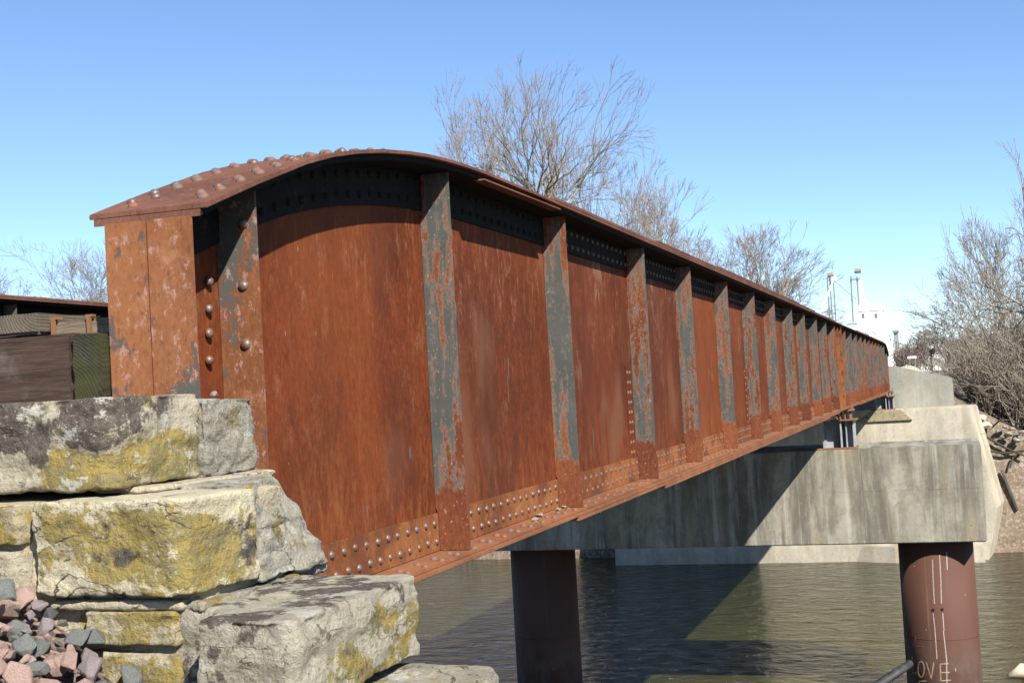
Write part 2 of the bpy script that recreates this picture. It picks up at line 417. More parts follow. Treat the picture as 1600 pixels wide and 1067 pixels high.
# ================================================================== GIRDERS
WEBX = -3.0; XO = -2.72; XI = -3.27; STX = -2.795
ZB = -.92
TOPC = [(4.60, .800), (4.69, .832), (5.062, .961), (5.559, 1.123), (5.85, 1.200), (6.141, 1.261), (6.47, 1.316), (6.83, 1.362), (7.12, 1.390), (7.436, 1.411), (7.80, 1.426), (8.138, 1.433), (9.0, 1.437)]
def topz1(y): return float(np.interp(y, [a for a, b in TOPC], [b for a, b in TOPC]))
Y2E = 71.45
def topz2(y): return float(np.interp(y, [40, 67.6, 68.6, 69.4, 70.1, 70.7, 71.2, 71.6], [1.437, 1.437, 1.40, 1.32, 1.21, 1.08, .95, .84]))

def rivet_mesh(r=.0215, h=.017, name='rivet'):
    mb = MB(); n = 10; rings = [(r, -.004), (r, .002), (r*.82, h*.55), (r*.45, h*.9)]
    for rr, zz in rings: mb.v += [(rr*math.cos(2*math.pi*k/n), rr*math.sin(2*math.pi*k/n), zz) for k in range(n)]
    mb.v.append((0, 0, h))
    for i in range(3):
        for k in range(n): mb.f.append((i*n+k, i*n+(k+1) % n, (i+1)*n+(k+1) % n, (i+1)*n+k))
    for k in range(n): mb.f.append((3*n+k, 3*n+(k+1) % n, 4*n))
    me = bpy.data.meshes.new(name); me.from_pydata(mb.v, [], mb.f); me.polygons.foreach_set('use_smooth', [True]*len(me.polygons))
    return me
RIV = {}
def rivet_proto(mat):
    if mat not in RIV:
        m = rivet_mesh(); m.materials.append(M[mat]); RIV[mat] = m
    return RIV[mat]
class Rivets:                    # the nearest ones are parts of their own, the far rest one joined part
    def __init__(s): s.L = []
    def put(s, p, d, mat='rivet', k=1.0): s.L.append((Vector(p), Vector(d).normalized(), mat, k*random.uniform(.92, 1.08)))
    def emit(s, parent, limit=300):
        s.L.sort(key=lambda t: t[0].length)
        base = Vector(parent.location)
        for p, d, mat, k in s.L[:limit]:
            o = bpy.data.objects.new('rivet', rivet_proto(mat)); COL.objects.link(o); o.parent = parent
            o.location = p-base; o.scale = (k, k, k*random.uniform(.85, 1.1)); o.rotation_euler = d.to_track_quat('Z', 'Y').to_euler()
        rest = s.L[limit:]
        if rest:
            n = 6; mb = MB()
            for p, d, mat, k in rest:
                a = d.orthogonal().normalized(); b = d.cross(a); r = .021*k
                mb.add([p+(a*math.cos(t)+b*math.sin(t))*r for t in [2*math.pi*i/n for i in range(n)]]+[p+d*.011+(a*math.cos(t)+b*math.sin(t))*r*.6 for t in [2*math.pi*i/n for i in range(n)]],
                       [(i, (i+1) % n, n+(i+1) % n, n+i) for i in range(n)]+[tuple(range(n, 2*n))])
            tag(mb.build('far_rivets', M['rivet2'], parent, smooth=True), kind='stuff')

def ysamples(y0, y1, curve):
    ys = {y0, y1}
    for y in curve:
        if y0 < y < y1: ys.add(y)
    return sorted(ys)
def girder(name, y0, y1, stiff, topz, curve, xweb, side, near, covers_top, covers_bot, splice=()):
    """side=+1: outer face looks to +X (the face seen)."""
    root = empty(name, (xweb, (y0+y1)/2, -1.02))
    def X(d): return xweb+side*d          # d: distance outwards from the web plane
    ys = ysamples(y0, y1, curve)
    # web plates, butted at the splices
    cuts = [y0]+[c for c in splice]+[y1]
    for a, b in zip(cuts[:-1], cuts[1:]):
        yy = ysamples(a+.002, b-.002, curve)
        MB().sweep([[(xweb-.007, y, ZB), (xweb+.007, y, ZB), (xweb+.007, y, topz(y)-.045), (xweb-.007, y, topz(y)-.045)] for y in yy]).build('web_plate', M['web'], root)
    # top flange: angle legs + cover plates
    def ring(y, xa, xb, z0, z1): return [(xa, y, z0), (xb, y, z0), (xb, y, z1), (xa, y, z1)]
    w1, w2 = .28, .245
    MB().sweep([ring(y, X(-w2), X(w2), topz(y)-.052, topz(y)-.0225) for y in ys]).build('top_angle', M['black'], root, .003)  # black colour paints in the shade on the flange underside
    MB().sweep([ring(y, X(-w1+.01), X(w1), topz(y)-.022, topz(y)) for y in ys]).build('cover_plate', M['cover'], root, .003)
    z = .0008
    for a, b, t in covers_top:
        MB().box(min(X(-w1+.012), X(w1-.001)), max(X(-w1+.012), X(w1-.001)), a, b, 1.437+z, 1.437+z+t).build('cover_plate', M['cover'], root, .003); z += t+.0008
    # vertical legs of the flange angles, both faces of the web
    for sd in ((1, -1) if near else (1,)):
        xa, xb = X(sd*.0075), X(sd*.022)
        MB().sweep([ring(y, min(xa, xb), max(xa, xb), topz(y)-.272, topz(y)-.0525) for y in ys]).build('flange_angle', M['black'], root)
        MB().box(min(xa, xb), max(xa, xb), y0, y1, ZB-.0, -.6925).build('flange_angle', M['flange'], root, .004)
    # bottom flange
    zb = ZB-.001
    MB().box(min(X(-w2), X(w2)), max(X(-w2), X(w2)), y0, y1, zb-.0185, zb).build('bottom_angle', M['flange_top'], root, .003)
    zb -= .019
    MB().box(min(X(-w1), X(w1)), max(X(-w1), X(w1)), y0, y1, zb-.020, zb).build('bottom_cover_plate', M['flange_top'], root, .003)
    zb -= .0208
    for a, b, t in covers_bot:
        MB().box(min(X(-w1+.001), X(w1-.001)), max(X(-w1+.001), X(w1-.001)), a, b, zb-t, zb).build('bottom_cover_plate', M['flange_top'], root, .003); zb -= t+.0008
    # stiffener angles: outstanding leg, joggled over the flange angle at the foot, and the leg on the web
    for i, y in enumerate(stiff):
        for sd in ((1, -1) if near else (1,)):
            def XX(d): return X(sd*d)
            xo = .205
            zt = topz(y)-.0525
            prof = [(.008, -.655), (.024, -.70), (.024, ZB+.001), (xo+.012, ZB+.001), (xo+.012, -.72), (xo, -.665), (xo, zt), (.024, zt), (.024, zt-.215), (.008, zt-.245)]
            MB().prism([(XX(d), zz) for d, zz in prof], 'Y', y, y+.014).build('stiffener', M['end'] if (i == 0 and near) else M['stiff'], root, .002)
            rs = -1 if (name == 'plate_girder' and i >= 6) or not near else 1
            ya, yb = (y+.0145, y+.10) if rs > 0 else (y-.095, y-.0005)
            MB().box(min(XX(.0076), XX(.0205)), max(XX(.0076), XX(.0205)), ya, yb, -.655, zt-.245).build('stiffener_leg', M['stiff'] if rs < 0 else M['web'], root, .002)
    return root, X

STIFF1 = [5.18, 7.62, 10.25, 13.18, 15.73, 18.54, 21.28, 23.91, 26.71, 29.2, 32.0, 34.6, 37.4]
curve1 = [a for a, b in TOPC]
Y1A, Y1B = 4.66, 39.60
g1, GXf = girder('plate_girder', Y1A, Y1B, STIFF1, topz1, curve1, WEBX, 1, True,
                 [(9.77, 36.6, .028), (13.6, 31.0, .022), (17.5, 27.5, .016)], [(9.9, 36.4, .030), (13.25, 33.2, .030)], (13.12, 21.22, 29.14))
tag(g1, 'long rusted plate girder with rounded end rising above the stone abutment', 'girder', None)
MB().box(-3.245, -2.755, Y1A-.004, Y1A-.0005, topz1(Y1A)-.051, topz1(Y1A)-.0225).build('angle_end', M['cover'], g1)
# end angles of the near end (two halves with a seam) and of the pier end
for xa, xb in ((-3.192, -3.0025), (-2.9975, STX)):
    MB().box(xa, xb, Y1A-.012, Y1A+.006, ZB, topz1(Y1A)-.046).build('end_angle', M['end'], g1, .003)
MB().box(-3.192, STX, Y1B, Y1B+.014, ZB, 1.39).build('end_angle', M['flange'], g1, .003)
for xa, ya in ((-2.9855, Y1A+.0065),):
    MB().box(-2.992, -2.978, Y1A+.0065, Y1A+.12, -.655, topz1(4.7)-.29).build('end_angle_leg', M['end'], g1)
a = PX(757, 279, -2.712); b = PX(876, 326, -2.712)
MB().sweep([[(-2.79, p.y, p.z-.010), (-2.712, p.y, p.z-.010), (-2.712, p.y, p.z), (-2.79, p.y, p.z)] for p in (a, b)]).build('loose_plate_strip', M['cover'], g1)
# the doubled stiffener bearing on the pier, and the splice plates
MB().box(-2.992, STX, 38.55, 38.565, ZB+.002, 1.385).build('bearing_stiffener', M['flange'], g1)
for ys_ in (13.02, 21.14):
    MB().box(-2.9925, -2.983, ys_-.13, ys_+.13, -.69, .22).build('splice_plate', M['web'], g1, .002)

RV = Rivets()
XR = WEBX+.0215
def row(a, b, n, z, mat='rivet', j=0):
    for k in range(n): RV.put((XR, a+(b-a)*k/(n-1)+random.uniform(-.006, .006), z+random.uniform(-.004, .004)), (1, 0, 0), mat)
bays = list(zip([4.75]+STIFF1, STIFF1+[Y1B]))
for bi, (a, b) in enumerate(bays):
    if bi == 0: continue
    n = {1: 16, 2: 17, 3: 16}.get(bi, 15)
    if bi == 1: a = 5.3
    row(a+.13, b-.07, n, -.752); row(a+.17, b-.05, n, -.858)
    # top angle, following the curve
    for dz in (-.10, -.215):
        for k in range(n):
            y = a+.13+(b-a-.2)*k/(n-1); RV.put((XR, y, topz1(y)+dz), (1, 0, 0), 'rivet3')  # heads share the painted shade colour of the top angle
    # heads on the bottom flange
    m = 9
    for k in range(m):
        y = a+.16+(b-a-.3)*k/(m-1)
        RV.put((-2.865, y, ZB-.001), (0, 0, 1), 'rivet2', 1.0); RV.put((-2.79, y-.07, ZB-.001), (0, 0, 1), 'rivet2', 1.0)
# heads on the sloping and straight top flange
y = 4.76; k = 0
while y < 30:
    zt = topz1(y) if y < 9.77 else 1.437+.029+(.0228 if 13.6 < y < 31 else 0)+(.0168 if 17.5 < y < 27.5 else 0)
    sl = (topz1(y+.05)-topz1(y-.05))/.1; d = (0, -sl, 1)
    for xx, oy in ((-2.815, 0), (-2.875, .085), (-3.125, 0), (-3.185, .085)):
        yy = y+oy; z2 = zt if y >= 9.77 else topz1(yy)
        if yy < 4.9 and xx > -3: yy += .03; z2 = topz1(yy)
        if 9.70 < yy < 9.84: continue
        RV.put((xx, yy, z2), d, 'rivet2' if random.random() < .5 else 'rivet', 1.12)
    y += .17+.012*random.random(); k += 1
for py in (440, 483, 521, 563):
    p = PX(325, py, -2.985); RV.put((-2.978, p.y, p.z), (1, 0, 0), 'rivet', 1.05)
for px, py in ((380, 350), (380, 447), (384, 538)):
    p = PY(px, py, 5.18); RV.put((p.x, 5.18, p.z), (0, -1, 0), 'rivet', 1.1)
for zz in np.arange(-.64, .18, .098):
    for yy in (12.93, 13.03): RV.put((-2.983, yy, zz), (1, 0, 0), 'rivet2', 1.05)
    RV.put((-2.983, 21.05, zz), (1, 0, 0), 'rivet2', 1.05)
for i in range(6, 13):
    for zz in np.arange(-.6, 1.1, .16): RV.put((-2.9795, STIFF1[i]-.05, zz), (1, 0, 0), 'rivet')
RV.emit(g1, 300)

STIFF2 = [41.44+2.66*i for i in range(11)]+[70.7]
g2, _ = girder('plate_girder', 39.80, Y2E, STIFF2, topz2, [67.6, 68.6, 69.4, 70.1, 70.7, 71.2], WEBX, 1, False,
               [(46, 66, .03)], [(45, 66, .03)], (47.9, 55.9, 63.9))
g2.name = 'plate_girder'
tag(g2, 'second-span plate girder of grey and rust panels between pier and far abutment', 'girder')
MB().box(-3.19, STX, 39.785, 39.799, ZB, 1.39).build('end_angle', M['flange'], g2)
MB().box(-3.19, STX, Y2E+.001, Y2E+.015, ZB, topz2(Y2E)-.05).build('end_angle', M['flange'], g2)
R2 = Rivets()
for i, (a, b) in enumerate(zip([39.8]+STIFF2[:-1], STIFF2)):
    for k in range(12):
        y = a+.15+(b-a-.25)*k/11
        for zz in (-.752, -.858): R2.put((XR, y, zz), (1, 0, 0))
    for zz in np.arange(-.6, 1.1, .2): R2.put((-2.9795, b-.05, zz), (1, 0, 0))
R2.emit(g2, 0)
# the girders of the other side of the track
FX = -10.5
for (a, b, st, tz, cv, lab) in ((4.66, 39.6, STIFF1, topz1, curve1, 'far-side girder whose dark top flange shows behind the weathered timbers'),
                                (39.8, Y2E, STIFF2, topz2, [67.6, 68.6, 69.4, 70.1, 70.7, 71.2], 'far-side girder of the second span, beyond the pier')):
    g, GX2 = girder('plate_girder', a, b, st, tz, cv, FX, 1, False, [(a+5, b-3, .03)], [(a+5, b-3, .03)])
    tag(g, lab, 'girder')
    if a < 10:
        R3 = Rivets(); y = a+.3
        while y < 30:
            z = topz1(y) if y < 9.66 else 1.4678
            R3.put((FX+.18, y, z), (0, 0, 1), 'rivet2', 1.2); y += .55 if y > 9 else .3
        R3.emit(g, 40)
# floor system: floor beams and timber deck between the girders
timber_dark = mat_wood('creosoted_timber', (.05, .038, .03), (.10, .075, .055), (.07, .055, .045), 'X')
for k, yb in enumerate(STIFF1+STIFF2[:-1]):
    fb = empty('cross_beam', ((WEBX+FX)/2, yb+.2, -.9))
    MB().box(FX+.30, WEBX-.30, yb+.192, yb+.208, -.87, -.25).build('web_plate', M['steelrust'], fb)
    MB().box(FX+.30, WEBX-.30, yb+.08, yb+.32, -.90, -.871).build('flange', M['steelrust'], fb)
    MB().box(FX+.30, WEBX-.30, yb+.08, yb+.32, -.249, -.22).build('flange', M['steelrust'], fb)
    tag(fb, 'riveted steel cross beam spanning between the two girders under the deck', 'beam', 'floor beams under the deck')
y = 5.9; i = 0
while y < 70.5:
    tag(MB().box(FX+.5, WEBX-.45, y, y+.235, -.2195, .03).build('deck_tie', timber_dark, None, .008), 'creosoted timber tie laid across the floor beams', 'tie', 'ties of the bridge deck')
    y += .36

# ================================================================== PIER
CY0, CY1, CZ0, CZ1 = 39.64, 43.2, -4.835, -2.128
pier = empty('bridge_pier', (-6.6, 41.2, WATER))
tag(pier, 'stained concrete pier cap carried by two thick round steel piles in the river', 'pier')
cap = MB().box(-14.35, .78, CY0, CY1, CZ0, CZ1).build('cap_beam', M['cap'], pier, .03)
# formwork joint: shallow fin lines
for p, q in ((1349, 1351),):
    xx = PY(1350, 780, CY0).x
    MB().box(xx-.012, xx+.012, CY0-.008, CY0+.01, CZ0+.03, CZ1-.03).build('formwork_seam', M['cap'], cap)
MB().box(-3.5, .74, CY0-.005, CY0+.01, -3.335, -3.32).build('formwork_seam', M['cap'], cap)
PILES = [(-.63, 1.045), (-12.55, 1.03)]; PCY = 41.05
piles = []
for xc, rr in PILES:
    piles.append(MB().cyl((xc, PCY, WATER-2), (xc, PCY, CZ0+.02), rr, rr, 64).build('pile', M['pile'], pier, 0, True))
for pl, (xc, rr) in zip(piles, PILES):
    for zz in (-7.62,):
        MB().cyl((xc, PCY, zz-.012), (xc, PCY, zz+.012), rr+.002, rr+.002, 64).build('weld_seam', M['pile'], pl, 0, True)
def on_pile(px, py, off=.004, k=0):
    xc, rr = PILES[k]; v = ray(px, py)
    a = v.x**2+v.y**2; b = -2*(v.x*xc+v.y*PCY); c = xc*xc+PCY*PCY-(rr+off)**2
    disc = b*b-4*a*c
    if disc < 0: return None
    return v*((-b-math.sqrt(disc))/(2*a))
def strokes(name, lines, mat, wid, parent):
    mb = MB()
    for ln in lines:
        pts = []
        for (x0_, y0_), (x1_, y1_) in zip(ln[:-1], ln[1:]):
            for t in np.linspace(0, 1, 6, endpoint=False): pts.append((x0_+(x1_-x0_)*t, y0_+(y1_-y0_)*t))
        pts.append(ln[-1])
        P = [on_pile(*p) for p in pts]; P = [p for p in P if p is not None]
        secs = []
        for i, p in enumerate(P):
            a = P[max(i-1, 0)]; b = P[min(i+1, len(P)-1)]
            nrm = Vector((p.x-PILES[0][0], p.y-PCY, 0)).normalized(); tn = (b-a).normalized(); s = tn.cross(nrm).normalized()*wid/2
            secs.append([p-s-nrm*.003, p+s-nrm*.003, p+s+nrm*.002, p-s+nrm*.002])
        mb.sweep(secs)
    return mb.build(name, mat, parent)
gmat = mat_plain('cream_spray_paint', (.60, .42, .24), .8, 0, .45, 9)
dmat = mat_plain('white_drip_stain', (.66, .58, .48), .8, 0, .3, 12)
rmat = mat_plain('faded_orange_paint', (.42, .11, .05), .8, 0, .3, 9)
O_ = [(1439+5*math.sin(t), 1045-12.5*math.cos(t)) for t in np.linspace(0, 2*math.pi, 13)]
strokes('graffiti', [[(1425, 1025), (1425.5, 1050), (1435, 1051)], O_, [(1447, 1034), (1455, 1060), (1459, 1034)],
                     [(1482, 1036), (1469, 1037), (1470, 1063), (1486, 1062)], [(1471, 1050), (1484, 1050)], [(1436, 1078), (1436, 1064), (1447, 1063)], [(1493, 1043), (1493, 1048)]], gmat, .034, piles[0])
strokes('graffiti', [[(1425, 996), (1429, 993), (1430, 1000), (1426, 1009), (1441, 1010)]], rmat, .03, piles[0])
strokes('drip_stain', [[(1457, 874), (1458, 905), (1460, 943)], [(1468, 866), (1470, 905), (1471, 943)], [(1458, 958), (1461, 985), (1464, 1029)], [(1473, 957), (1475, 985)], [(1474, 985), (1479, 1029), (1480, 1090)], [(1479, 862), (1480, 890)]], dmat, .026, piles[0])
hm = MB()
for hx, hy in ((1458, 952.5), (1472, 951.5)):
    p = on_pile(hx, hy, -.02); n_ = Vector((p.x-PILES[0][0], p.y-PCY, 0)).normalized(); 
    MB().cyl(p-n_*.02, p+n_*.028, .045, .045, 10).build('drain_hole', M['dark'], piles[0])

# steel bearing pedestals
def pedestal(x, y0, z0, z1, label, s=1.0):
    o = empty('bearing_pedestal', (x, y0+.6, z0))
    h = z1-z0; g, r = M['steelgrey'], M['steelrust']
    MB().box(x-.76, x+.42, y0, y0+1.2, z0+.003, z0+.05).build('base_plate', r, o, .004)
    zz = z0+.051; zt = z0+h*.71
    for xa in (-.52, -.02): MB().box(x+xa, x+xa+.045, y0+.12, y0+1.05, zz, zt).build('column_flange', g, o, .003)
    MB().box(x-.474, x-.021, y0+.55, y0+.58, zz, zt).build('column_web', g, o)
    MB().box(x-.470, x-.24, y0+.30, y0+.32, zz, zz+.17).build('gusset', g, o)
    for xa in (.13, .33): MB().box(x+xa, x+xa+.035, y0+.2, y0+1.1, zz, zt).build('column_flange', g, o, .003)
    MB().box(x+.027, x+.129, y0+.60, y0+.63, zz, zt).build('column_web', g, o)
    MB().box(x+.166, x+.329, y0+.50, y0+.53, zz, zt).build('column_web', g, o)
    MB().box(x-.25, x+.45, y0+.05, y0+1.15, zt+.001, zt+.045).build('cap_plate', r, o, .004)
    za = zt+.046
    for xa in (-.02, .12, .26): MB().box(x+xa, x+xa+.04, y0+.3, y0+.85, za, z1-.06).build('rocker_rib', r, o)
    MB().prism([(x-.10, za), (x-.06, za), (x-.13, z1-.07), (x-.17, z1-.07)], 'Y', y0+.3, y0+.85).build('rocker_rib', r, o)
    MB().box(x-.24, x+.38, y0+.22, y0+.95, z1-.059, z1-.004).build('sole_plate', r, o, .004)
    for ya in (y0+.28, y0+.80):
        MB().cyl((x+.33, ya, z1-.10), (x+.33, ya, z1+.16), .018, .018, 8).build('anchor_bolt', r, o)
    return tag(o, label, 'bearing')
pedestal(-3.0, 38.95+.75, CZ1, -.985, 'grey steel bearing pedestal with orange plates standing on the concrete pier cap')
pedestal(-3.0, 70.45, -1.87, -.965, 'small steel bearing pedestal under girder end on the far abutment')
pedestal(FX, 39.7, CZ1, -.985, 'steel bearing pedestal on the pier cap beneath the far-side girder')
pedestal(FX, 70.45, -1.87, -.965, 'steel bearing pedestal on the far abutment beneath the far-side girder')

# ================================================================== FAR ABUTMENT
ab = empty('concrete_abutment', (-6, 72, -9.6))
tag(ab, 'cream concrete abutment with battered end and pale wing wall beyond the pier', 'abutment')
def hexa(bot, top, z0, z1): return MB().sweep([[(x, y, z0) for x, y in bot], [(x, y, z1) for x, y in top]])
MB().sweep([[(x, y, z) for x, y in r] for z, r in ((-9.9, [(-17.5, 70.3), (1.30, 70.3), (1.8, 74.5), (-17.5, 74.5)]), (-6.9, [(-17.4, 70.22), (1.97, 70.22), (2.5, 74.5), (-17.4, 74.5)]),
            (-1.87, [(-16.5, 70.35), (1.0, 70.35), (1.4, 73.4), (-16.5, 73.4)]))]).build('bearing_seat', M['abut'], ab, .06)
# chipped older stone lying in the seat, backwall, wing wall
MB().sweep([[(-4.5, 70.34, -2.45), (-1.75, 70.34, -2.43), (-2.3, 70.33, -1.86), (-3.7, 70.33, -1.86)], [(-4.5, 70.22, -2.45), (-1.75, 70.20, -2.43), (-2.3, 70.26, -1.90), (-3.7, 70.26, -1.90)]]).build('ledge_stone', mat_stone('ochre_ledge', .35, .3, .3, (.50, .42, .27), 3), ab, .02)
MB().prism([(-13.6, -1.9), (.31, -1.9), (.27, -.44), (-2.5, .32), (-2.9, .34), (-13.6, .34)], 'Y', 72.3, 72.75).build('wing_wall', M['wall'], ab, .03)
# low concrete apron at the water and rocks in the shadow
ap = MB().sweep([[(x, y, WATER-.6), (x, y+.9, WATER-.6), (x, y+.9, WATER+.78), (x, y+.15, WATER+.80)] for x, y in ((-12.3, 71.6), (-6, 70.6), (-3.0, 69.55), (1.2, 69.3))]).build('concrete_apron', M['abut'], None, .03)
tag(ap, 'low concrete apron wall at the water below the far abutment', 'wall')

# ================================================================== STONE ABUTMENT (near)
def voxel_stone(name, mb, mat, parent, vox=.014, amp=1.0, seed=0, chips=1.0):
    me = bpy.data.meshes.new(name); me.from_pydata(mb.v, [], mb.f)
    bm = bmesh.new(); bm.from_mesh(me); bmesh.ops.recalc_face_normals(bm, faces=bm.faces)
    bmesh.ops.bevel(bm, geom=list(bm.edges), offset=.006, segments=1, affect='EDGES', clamp_overlap=True)
    bm.to_mesh(me); bm.free()
    t = bpy.data.objects.new('tmp', me); COL.objects.link(t)
    md = t.modifiers.new('r', 'REMESH'); md.mode = 'VOXEL'; md.voxel_size = vox
    dg = bpy.context.evaluated_depsgraph_get(); ev = t.evaluated_get(dg); m2 = bpy.data.meshes.new_from_object(ev)
    bpy.data.objects.remove(t)
    n = len(m2.vertices); co = np.empty(n*3); m2.vertices.foreach_get('co', co); co = co.reshape(-1, 3)
    no = np.array([v.normal[:] for v in m2.vertices])
    off = Vector((seed*3.1, seed*1.7, seed*.9))
    out = np.empty_like(co)
    for i in range(n):
        p = Vector(co[i]); q = p+off
        a = mnoise.noise(q*3.2)*.011
        vd = mnoise.voronoi(Vector((q.x*5.5, q.y*5.5, q.z*9)))[0]; a += (.30-vd[0])*.020-max(0.0, .10-(vd[1]-vd[0]))*.045*chips
        s = mnoise.fractal(Vector((q.x*3.5, q.y*3.5, q.z*13)), .9, 2.0, 4)*.010
        r = mnoise.ridged_multi_fractal(Vector((q.x*4.2, q.y*4.2, q.z*7)), 1.0, 2.1, 4, 1.0, 2.0)
        cr_ = -max(0.0, r-1.45)*.022*chips
        f = mnoise.fractal(q*34, .8, 2.0, 3)*.0035
        d = (a+s+cr_+f)*amp
        nn = Vector(no[i])
        if nn.z > .8: d *= .45
        out[i] = p+nn*d
    m2.vertices.foreach_set('co', out.ravel()); m2.polygons.foreach_set('use_smooth', [True]*len(m2.polygons)); m2.update()
    m2.materials.clear()
    m2.name = name
    return link(name, m2, mat, parent)
sa = empty('stone_abutment', (-2.7, 4.0, -1.9))
tag(sa, 'stepped abutment of rough limestone blocks with yellow lichen beside the girder end', 'abutment')
def blk(x0, x1, y0, y1, z0, z1): return MB().box(x0, x1, y0, y1, z0, z1)
ST = lambda n, **k: mat_stone('limestone_'+n, **k)
voxel_stone('stone', MB().prism([(-4.2, 3.86), (-2.66, 3.80), (-2.62, 3.84), (-2.60, 4.34), (-2.78, 4.36), (-2.84, 4.60), (-4.2, 4.60)], 'Z', -.245, .068), ST('dark_crusted', crust=.28, moss=.34, white=.66, base=(.72, .64, .47), off=1.3, blobs=(('crust', (-2.98, 3.85, .0), (.52, .5, .17), .16), ('crust', (-2.62, 4.05, .04), (.3, .3, .07), .10), ('moss', (-2.62, 4.12, -.16), (.3, .42, .12), .16), ('moss', (-2.75, 3.83, -.19), (.2, .2, .10), .14))), sa, .013, 1.0, 1)
voxel_stone('stone', MB().prism([(-2.755, 4.37), (-2.60, 4.352), (-2.585, 4.70), (-2.615, 4.765), (-2.755, 4.76)], 'Z', -.25, .045), ST('pitted', crust=.22, moss=.42, white=.75, base=(.58, .54, .44), off=5.1, rough=1.6), sa, .011, 1.2, 2)
s2o = voxel_stone('stone', MB().prism([(-2.84, 3.66), (-2.30, 3.615), (-2.245, 3.64), (-2.21, 4.02), (-2.75, 4.05), (-2.84, 4.0)], 'Z', -.565, -.262), ST('yellow_lichen', crust=.18, moss=.40, white=.40, base=(.90, .80, .56), off=2.2, blobs=(('moss', (-2.42, 3.63, -.43), (.30, .3, .17), .15), ('moss', (-2.70, 3.64, -.35), (.10, .2, .06), .12), ('crust', (-2.50, 3.63, -.40), (.15, .2, .10), .15), ('crust', (-2.21, 3.85, -.42), (.06, .25, .2), .10), ('moss', (-2.21, 3.82, -.46), (.08, .3, .2), .10))), sa, .012, .8, 3)
voxel_stone('stone', MB().sweep([[(-2.70, 4.04, -.58), (-2.215, 4.03, -.58), (-2.22, 4.56, -.59), (-2.45, 4.86, -.59), (-2.70, 4.90, -.59)], [(-2.70, 4.04, -.40), (-2.225, 4.03, -.40), (-2.26, 4.42, -.40), (-2.47, 4.74, -.40), (-2.70, 4.86, -.40)], [(-2.70, 4.06, -.25), (-2.25, 4.045, -.25), (-2.30, 4.24, -.248), (-2.45, 4.56, -.25), (-2.70, 4.82, -.25)]]), ST('broken_grey', crust=.30, moss=.44, white=.78, base=(.60, .56, .45), off=7.7, rough=1.3), sa, .012, 1.1, 4)
voxel_stone('stone', MB().prism([(-2.14, 3.47), (-1.84, 3.44), (-1.795, 3.47), (-1.775, 4.31), (-1.82, 4.36), (-2.62, 4.40), (-2.62, 3.70), (-2.17, 3.66)], 'Z', -.875, -.602), ST('brown_grey_ledge', crust=.36, moss=.36, white=.72, base=(.66, .60, .46), off=9.4, blobs=(('crust', (-2.0, 3.46, -.70), (.30, .2, .16), .07), ('crust', (-2.1, 3.9, -.60), (.4, .6, .03), .08), ('moss', (-1.78, 4.0, -.78), (.1, .45, .13), .12)), rough=1.2), sa, .013, 1.0, 5)
voxel_stone('stone', MB().prism([(-2.3, 3.35), (-1.55, 3.35), (-1.47, 3.42), (-1.455, 4.20), (-1.52, 4.31), (-2.3, 4.34)], 'Z', -1.25, -.905), ST('pale_lower', crust=.30, moss=.50, white=.6, base=(.52, .48, .37), off=12.4), sa, .014, .9, 6)
voxel_stone('stone', MB().prism([(-2.66, 3.66), (-2.32, 3.65), (-2.30, 3.70), (-2.30, 4.1), (-2.66, 4.1)], 'Z', -.725, -.612), ST('ochre_ledge_small', crust=.12, moss=.72, white=.3, base=(.66, .58, .40), off=15.2), sa, .011, .7, 7)
voxel_stone('stone', MB().prism([(-2.75, 3.67), (-2.31, 3.66), (-2.31, 4.1), (-2.75, 4.1)], 'Z', -1.05, -.742), ST('ochre_low', crust=.08, moss=.62, white=.3, base=(.66, .58, .41), off=18.2), sa, .013, .7, 8)
voxel_stone('stone', MB().prism([(-3.5, 3.70), (-2.90, 3.66), (-2.875, 3.72), (-2.89, 4.1), (-3.5, 4.1)], 'Z', -.405, -.275), ST('small_yellow', crust=.1, moss=.78, white=.3, base=(.62, .52, .33), off=21), sa, .012, .8, 9)
voxel_stone('stone', MB().prism([(-3.5, 3.68), (-2.92, 3.66), (-2.875, 3.70), (-2.88, 4.1), (-3.5, 4.1)], 'Z', -.75, -.420), ST('cream_low', crust=.08, moss=.45, white=.35, base=(.70, .62, .45), off=24), sa, .013, .8, 10)
mort = mat_stone('old_lime_mortar', crust=.04, moss=.30, white=.35, base=(.76, .66, .46), off=30, rough=.8)
voxel_stone('mortar', MB().box(-3.5, -2.26, 3.715, 4.3, -1.3, -.27), mort, sa, .02, .7, 12, .3)
voxel_stone('mortar', MB().prism([(-2.80, 3.68), (-2.29, 3.655), (-2.28, 3.9), (-2.80, 3.9)], 'Z', -.612, -.580), mort, sa, .009, .5, 13, .3)
voxel_stone('mortar', MB().prism([(-2.40, 3.72), (-2.225, 3.66), (-2.195, 3.80), (-2.20, 4.30), (-2.40, 4.40)], 'Z', -.618, -.585), mat_stone('grey_bedding', crust=.35, moss=.5, white=.5, base=(.5, .46, .36), off=51), sa, .009, .9, 14, .8)
voxel_stone('mortar', MB().prism([(-2.78, 3.92), (-2.52, 3.90), (-2.50, 4.70), (-2.74, 4.74)], 'Z', -.262, -.240), mort, sa, .008, .5, 15, .3)
voxel_stone('mortar', MB().prism([(-2.70, 4.30), (-2.30, 4.20), (-2.25, 4.60), (-2.31, 4.66), (-2.70, 4.66)], 'Z', -.62, -.50), mat_stone('grey_rubble', crust=.2, moss=.3, white=.8, base=(.5, .47, .42), off=33, rough=1.6), sa, .012, 1.5, 16)
MB().box(-12.4, -2.76, 4.7, 5.75, -5.0, -1.005).build('bearing_seat', M['abut'], sa, .03)
MB().box(-12.4, -2.64, 4.15, 4.60, -4.0, -.28).build('backwall', mort, sa, .03)
